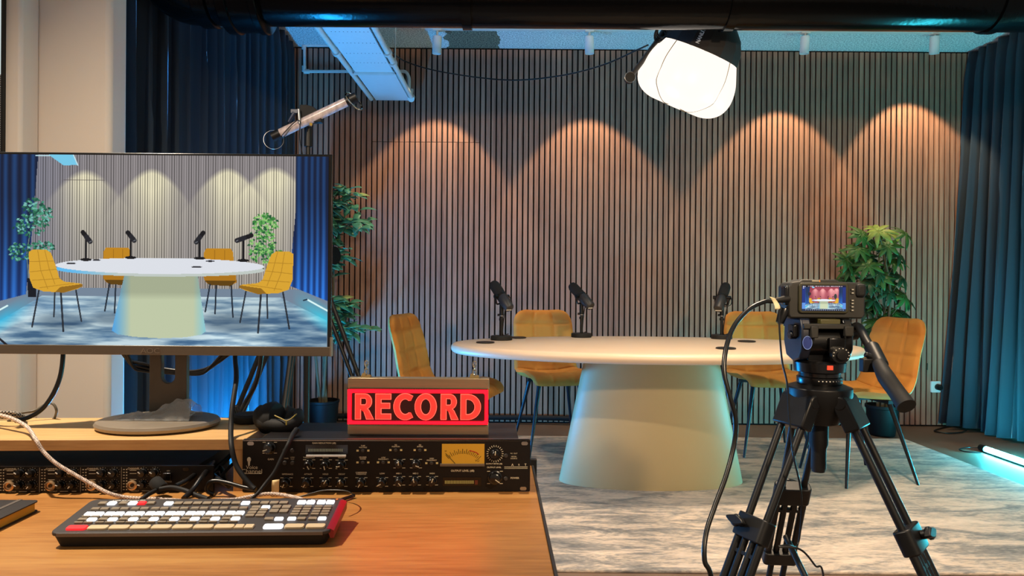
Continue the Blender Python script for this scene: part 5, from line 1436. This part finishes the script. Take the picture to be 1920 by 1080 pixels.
# wider framing: squeeze by repainting a border of dark studio round it
src_ = p.A.copy(); p.A[:] = srgb((20, 30, 60)); H_, W_ = p.H, p.W
ii = np.clip(((np.arange(W_)/W_-.5)*1.18+.5)*W_, -1, W_).astype(int); jj = np.clip(((np.arange(H_)/H_-.5)*1.12+.5)*H_, -1, H_).astype(int)
for a_ in range(H_):
    for b_ in range(W_):
        y_, x_ = jj[a_], ii[b_]
        if 0 <= x_ < W_ and 0 <= y_ < H_: p.A[a_, b_] = src_[y_, x_]
        elif x_ < 0 or x_ >= W_: p.A[a_, b_] = srgb((22, 46, 120) if a_ < 75 else (90, 140, 215))
p.A[:8] *= .45; p.A[-9:] = p.A[-9:]*.35
for a_ in range(26):
    x_ = 28 + a_*6 + (a_ % 3); p.A[3:6, x_:x_+ (4 if a_ % 4 else 2)] = srgb((225, 200, 215))
for a_ in range(18): p.A[-6:-3, 15+a_*10:15+a_*10+6] = srgb((130, 150, 190))
p.A[4:8, 4:9] = 235; p.A[11:14, 4:9] = 210; p.A[4:8, 12:15] = 210
screen_mesh(p, 'screen', cm, cc.x-.0595, cc.x+.0405, zb_+.0175, zb_+.0775*hh_/.091, fy-.0068, 1.15)

# ------------------------------------------------------------------ loose things on the desk
# crumpled plastic bag on the monitor foot
m, nt, b = newmat('clear_plastic_film'); b.inputs['Base Color'].default_value = (.78,.78,.75,1); b.inputs['Roughness'].default_value = .12; b.inputs['Alpha'].default_value = .42; b.inputs['Coat Weight'].default_value = .5
nz = N(nt, 'ShaderNodeTexNoise'); nz.inputs['Scale'].default_value = 45; nz.inputs['Detail'].default_value = 4; bp = N(nt, 'ShaderNodeBump'); bp.inputs['Strength'].default_value = .9; bp.inputs['Distance'].default_value = .006
nt.links.new(nz.outputs['Fac'], bp.inputs['Height']); nt.links.new(bp.outputs[0], b.inputs['Normal'])
def bagf(sgn):
    def fn(u, v):
        px = 227 + 138*u; prof_ = [0, .007, .010, .009, .016, .024, .030, .034, .028]
        k = min(int(u*8), 7); h = prof_[k] + (prof_[k+1]-prof_[k])*(u*8-k)
        n_ = mnoise.noise(Vector((u*9, v*7, sgn*.7)))*.0065 + mnoise.noise(Vector((u*22, v*16, 3)))*.0026
        e = math.sin(PI*min(1, max(0, v)))**.6
        y = 1.222 + .055*v*(.6+.4*u) + n_*.4
        z = RZ + .0155 + (h*e + n_*e if sgn > 0 else max(0, h*.35*e + n_*e*.5))
        return (P(px, 790, 1.245).x, y, max(z, RZ+.0152))
    return fn
MB().grid(bagf(1), 46, 18).grid(bagf(-1), 46, 18).top('plastic_bag', m, 'crumpled clear plastic bag lying on the round foot of the monitor', 'plastic bag', angle=25)

# headphones
hx = P(512, 790, 1.27)
hpn = thing('headphones', 'black headphones lying on the riser edge and rack unit behind the record sign', 'headphones', (hx.x, 1.27, RZ))
MB().lathe([(0, 0), (.026, 0), (.029, .004), (.029, .012), (.025, .016), (.012, .0165), (0, .0145)], 32, M=Matrix.Translation((P(466, 790, 1.29).x, 1.29, RZ+.001))).part('ear_cup', M_blackm, hpn, world=True)
MB().lathe([(0, 0), (.024, 0), (.030, .005), (.030, .02), (.024, .03), (0, .031)], 32, M=frame_to(P(497, 785, 1.25) , (.9, -.4, .25)), sy=.8).part('ear_cup', M_rubber, hpn, world=True)
MB().tube([P(494, 765, 1.26), P(488, 776, 1.25), P(492, 790, 1.235), P(512, 797, 1.225), P(540, 797, 1.225), P(557, 786, 1.24), P(560, 772, 1.26)], [.009, .013, .014, .012, .012, .012, .008], 14, sm=6).part('headband', M_blackm, hpn, world=True)
MB().lathe([(0, 0), (.022, 0), (.026, .005), (.026, .018), (0, .02)], 28, M=frame_to(P(545, 792, 1.27), (-.7, -.3, .4))).part('ear_cushion', M_blackm, hpn, world=True)
MB().tube([P(515, 779, 1.22), P(528, 785, 1.213), P(537, 789, 1.210), P(546, 785, 1.213), P(556, 776, 1.225)], .0011, 6, sm=5).tube([P(537, 789, 1.210), P(537, 797, 1.208)], .0011, 6).part('gold_trim', mat('gold_thread', (150, 130, 50), .4), hpn, world=True)

def cable(name, pts, r, m, label, cat='cable', sm=8, n=10):
    return MB().tube(pts, r, n, sm=sm).top(name, m, label, cat)
def braid(name, c1, c2, sc=420):
    m, nt, b = newmat(name); L = nt.links.new
    tc = N(nt, 'ShaderNodeTexCoord'); ck = N(nt, 'ShaderNodeTexChecker'); ck.inputs['Scale'].default_value = sc; ck.inputs['Color1'].default_value = lin(c1); ck.inputs['Color2'].default_value = lin(c2)
    L(tc.outputs['Object'], ck.inputs['Vector']); L(ck.outputs['Color'], b.inputs['Base Color']); b.inputs['Roughness'].default_value = .8
    return m
M_brw = braid('white_braided_sheath', (225, 205, 190), (150, 135, 125)); M_brg = braid('grey_braided_sheath', (170, 160, 145), (30, 30, 30), 330)
cable('braided_cable', [P(-30, 772, 1.24), P(18, 783, 1.2), P(50, 800, 1.17), P(66, 822, 1.115), P(80, 845, 1.108), P(104, 868, 1.105), P(135, 887, 1.105), P(172, 908, 1.105), P(205, 925, 1.10), P(240, 933, 1.105), P(300, 936, 1.10), P(360, 940, 1.08), P(420, 938, 1.08), P(445, 936, 1.085), P(475, 930, 1.09), P(505, 926, 1.095), P(535, 929, 1.09), P(558, 934, 1.075), P(575, 940, 1.06)], .0031, M_brw, 'pale braided cable running from the left over the riser and behind the switcher')
pts = []
for k in range(60):
    a = k*2*PI/13.3; pts.append(P(18 + (34+4*math.sin(k*.9))*math.cos(a) - 6, 787 + 9*math.sin(a) + 5*math.sin(k*.31), 1.265 + .03*math.sin(a)) )
pts = [Vector((q.x, q.y, max(q.z, RZ+.005))) for q in pts]
cable('braided_cable_coil', pts, .0034, M_brg, 'loose coil of grey braided cable on the left end of the riser', sm=5, n=8)
cable('braided_cable', [P(15, 790, 1.28), P(40, 775, 1.28), P(65, 770, 1.29), P(88, 757, 1.3), P(100, 758, 1.3), P(106, 770, 1.3), P(103, 782, 1.31), P(100, 786, 1.31)], .0024, mat('taupe_sheath', (96, 88, 74), .5), 'thin taupe cable arching over the left end of the riser')
cable('power_cable', [P(117, 640, 1.27), P(118, 668, 1.265), P(113, 705, 1.26), P(100, 738, 1.255), P(80, 766, 1.25), P(55, 782, 1.24), P(28, 789, 1.22)], .0040, M_cable, 'black cable curving down from the monitor to the left end of the riser')
cable('power_cable', [P(443, 640, 1.285), P(441, 670, 1.27), P(443, 710, 1.23), P(436, 760, 1.19), P(433, 800, 1.165), P(434, 835, 1.128), P(442, 870, 1.118), P(456, 893, 1.112), P(470, 910, 1.108), P(478, 917, 1.105)], .0043, M_rubber, 'black cable hanging from the monitor over the right end of the riser')
cable('power_cable', [P(492, 650, 1.36), P(487, 690, 1.36), P(477, 725, 1.36), P(460, 755, 1.36), P(450, 775, 1.355), P(447, 800, 1.365), Vector((-.5, 1.42, .3)), Vector((-.48, 1.5, .0185)), Vector((-.4, 1.6, .006))], .0046, M_cable, 'black cable dropping behind the riser in front of the blue-lit curtain')
cable('microphone_cable', [P(556, 806, 1.185), P(549, 815, 1.165), P(542, 830, 1.135), P(530, 855, 1.125), P(515, 885, 1.115), P(497, 908, 1.105), P(483, 925, 1.09), P(470, 936, 1.08)], [.0052, .0038, .0036, .003, .0024], M_rubber, 'black cable with grey plug lying across the front of the voice channel rack')
# bundles behind the monitor neck
for k, (dx, dy_) in enumerate(((0, 0), (4, 7), (9, 13))):
    cable('cable_bundle', [P(228+dx, 660, 1.30), P(242+dx, 676+dy_, 1.31), P(268, 682+dy_, 1.32), P(300, 690+dy_*.6, 1.33), P(345, 696+dy_*.4, 1.33), P(378, 694+dy_*.5, 1.32), P(405-dx, 682+dy_*.4, 1.31), P(432-dx*1.5, 662, 1.30)], .0032, M_cable, ['topmost', 'middle', 'lowest'][k] + ' black cable of the drooping bundle behind the monitor neck')
# jumble under the riser
jum = [([(330, 911, 1.10), (352, 900, 1.12), (372, 885, 1.16), (392, 870, 1.2), (405, 862, 1.25)], .0042, 'thick black cable slanting down from under the riser to the velcro tie'),
       ([(345, 935, 1.06), (362, 918, 1.09), (380, 893, 1.12), (392, 878, 1.17), (400, 862, 1.24)], .0045, 'thick black cable slanting down in the middle gap under the riser'),
       ([(300, 917, 1.10), (322, 914, 1.10), (345, 919, 1.09), (370, 929, 1.08), (390, 936, 1.07)], .0038, 'grey-black cable arching from the velcro tie behind the switcher'),
       ([(265, 937, 1.07), (278, 927, 1.085), (292, 920, 1.10)], .0036, 'short grey-black cable end left of the velcro tie'),
       ([(480, 918, 1.105), (455, 913, 1.11), (430, 906, 1.115), (410, 902, 1.12), (395, 903, 1.12), (388, 912, 1.12), (390, 922, 1.12), (402, 928, 1.12)], .0034, 'glossy black cable loop beside the riser upright'),
       ([(376, 850, 1.24), (386, 862, 1.24), (392, 880, 1.2), (405, 895, 1.15), (430, 912, 1.12)], .004, 'black cable falling from the back of the riser into the jumble'),
       ([(392, 852, 1.26), (402, 868, 1.25), (416, 880, 1.22), (420, 900, 1.2)], .004, 'black cable crossing the blue gap under the riser, left strand'),
       ([(434, 852, 1.26), (424, 862, 1.25), (410, 875, 1.23), (396, 888, 1.2)], .0045, 'black cable crossing the blue gap under the riser, right strand'),
       ([(412, 850, 1.28), (414, 866, 1.27), (408, 884, 1.25), (415, 908, 1.2)], .0035, 'black cable hanging straight down in the blue gap under the riser'),
       ([(438, 868, 1.2), (426, 880, 1.18), (415, 892, 1.16), (400, 905, 1.13)], .0028, 'thin grey cable at the right of the gap under the riser')]
for k, (pp, r_, lab) in enumerate(jum):
    pts = [P(*q) for q in pp]; pts = [Vector((q.x, q.y, max(q.z, DZ_+r_+.0005))) for q in pts]
    cable('desk_cable', pts, r_, M_rubber if k in (2, 3, 9) else M_cable, lab)
jm = MB(); rj = random.Random(8)
tw = P(297, 914, 1.115)
MB().lathe([(.0, -.011), (.0095, -.011), (.0105, -.009), (.0105, .009), (.0095, .011), (0, .011)], 20, M=frame_to(tw + Vector((0,0,.004)), (.6, -.3, -.35))).top('velcro_tie', mat('velcro_black', (18,18,18), .9), 'black velcro cable tie with worn print, standing in front of the preamp rack', 'cable tie')
# dark wall wart / adaptor box in the gap
MB().box(-.488+.0, -.462, 1.20, 1.27, DZ_, DZ_+.03).top('power_adaptor', M_blackm, 'small black power adaptor in the shadow under the right end of the riser', 'power adaptor', bevel=.003)
# masking tape flag
tp0 = PZ(515, 927, DZ_+.008)
mb = MB()
mb.grid(lambda u, v: (tp0.x - .006 + .012*u + .0015*v, tp0.y + .001*math.sin(6*v), DZ_+.004+.027*v + .0015*u*v), 3, 8)
o = mb.top('masking_tape_flag', mat('masking_tape', (236, 208, 150), .7), 'cream masking tape flag wrapped round the pale braided cable behind the switcher', 'tape'); s_ = o.modifiers.new('t', 'SOLIDIFY'); s_.thickness = .0008
cable('thin_cable', [P(560, 932, 1.09), P(600, 921, 1.1), P(625, 919, 1.1), P(650, 921, 1.09), P(662, 928, 1.07), P(658, 936, 1.05), P(640, 942, 1.03)], .0011, M_cable, 'very thin black wire looping at the right end of the switcher', n=6)
cable('usb_cable', [PZ(640, 937, DZ_+.004), PZ(652, 933, DZ_+.004), PZ(664, 929, DZ_+.004)], .0028, M_cable, 'short black plug and cable at the back right corner of the switcher')
# ================================================================== LIGHT
def area(name, loc, target, size, W, col, shape='DISK'):
    ld = bpy.data.lights.new(name, 'AREA'); ld.shape = shape; ld.size = size; ld.energy = W; ld.color = col
    o = bpy.data.objects.new(name, ld); COL.objects.link(o); o.location = loc
    o.rotation_euler = (Vector(loc)-Vector(target)).to_track_quat('Z', 'Y').to_euler(); return o
area('desk_ceiling_lamp', (-1.2, 1.085, 2.3), (-.5, 1.1, .7), .05, DESK_W, (1, .83, .64))
def spot(name, loc, target, cone, blend, rad, W, col):
    ld = bpy.data.lights.new(name, 'SPOT'); ld.spot_size = R(cone); ld.spot_blend = blend; ld.shadow_soft_size = rad; ld.energy = W; ld.color = col
    o = bpy.data.objects.new(name, ld); COL.objects.link(o); o.location = loc
    o.rotation_euler = (Vector(loc)-Vector(target)).to_track_quat('Z', 'Y').to_euler(); return o
spot('front_ceiling_lamp', (1.0, 2.35, 2.78), (1.0, 2.6, 0), 84, .5, .12, FRONT_W, (1, .76, .52))
spot('rear_room_lamp', (.95, -.2, 1.92), (.95, 3.3, .75), 84, .45, .06, REAR_W, (1, .74, .48))
w = bpy.data.worlds.new('room_fill'); SC.world = w; w.use_nodes = True
w.node_tree.nodes['Background'].inputs[0].default_value = (1, .80, .62, 1)
w.node_tree.nodes['Background'].inputs[1].default_value = WORLD
SC.view_settings.view_transform = 'Standard'; SC.view_settings.look = 'None'
SC.view_settings.gamma = 1; SC.view_settings.use_curve_mapping = False
SC.view_settings.exposure = EXPO
try:
    SC.cycles.use_denoising = True
    SC.cycles.max_bounces = 6; SC.cycles.diffuse_bounces = 3; SC.cycles.glossy_bounces = 3; SC.cycles.transparent_max_bounces = 8
    SC.cycles.sample_clamp_indirect = 6
except Exception: pass
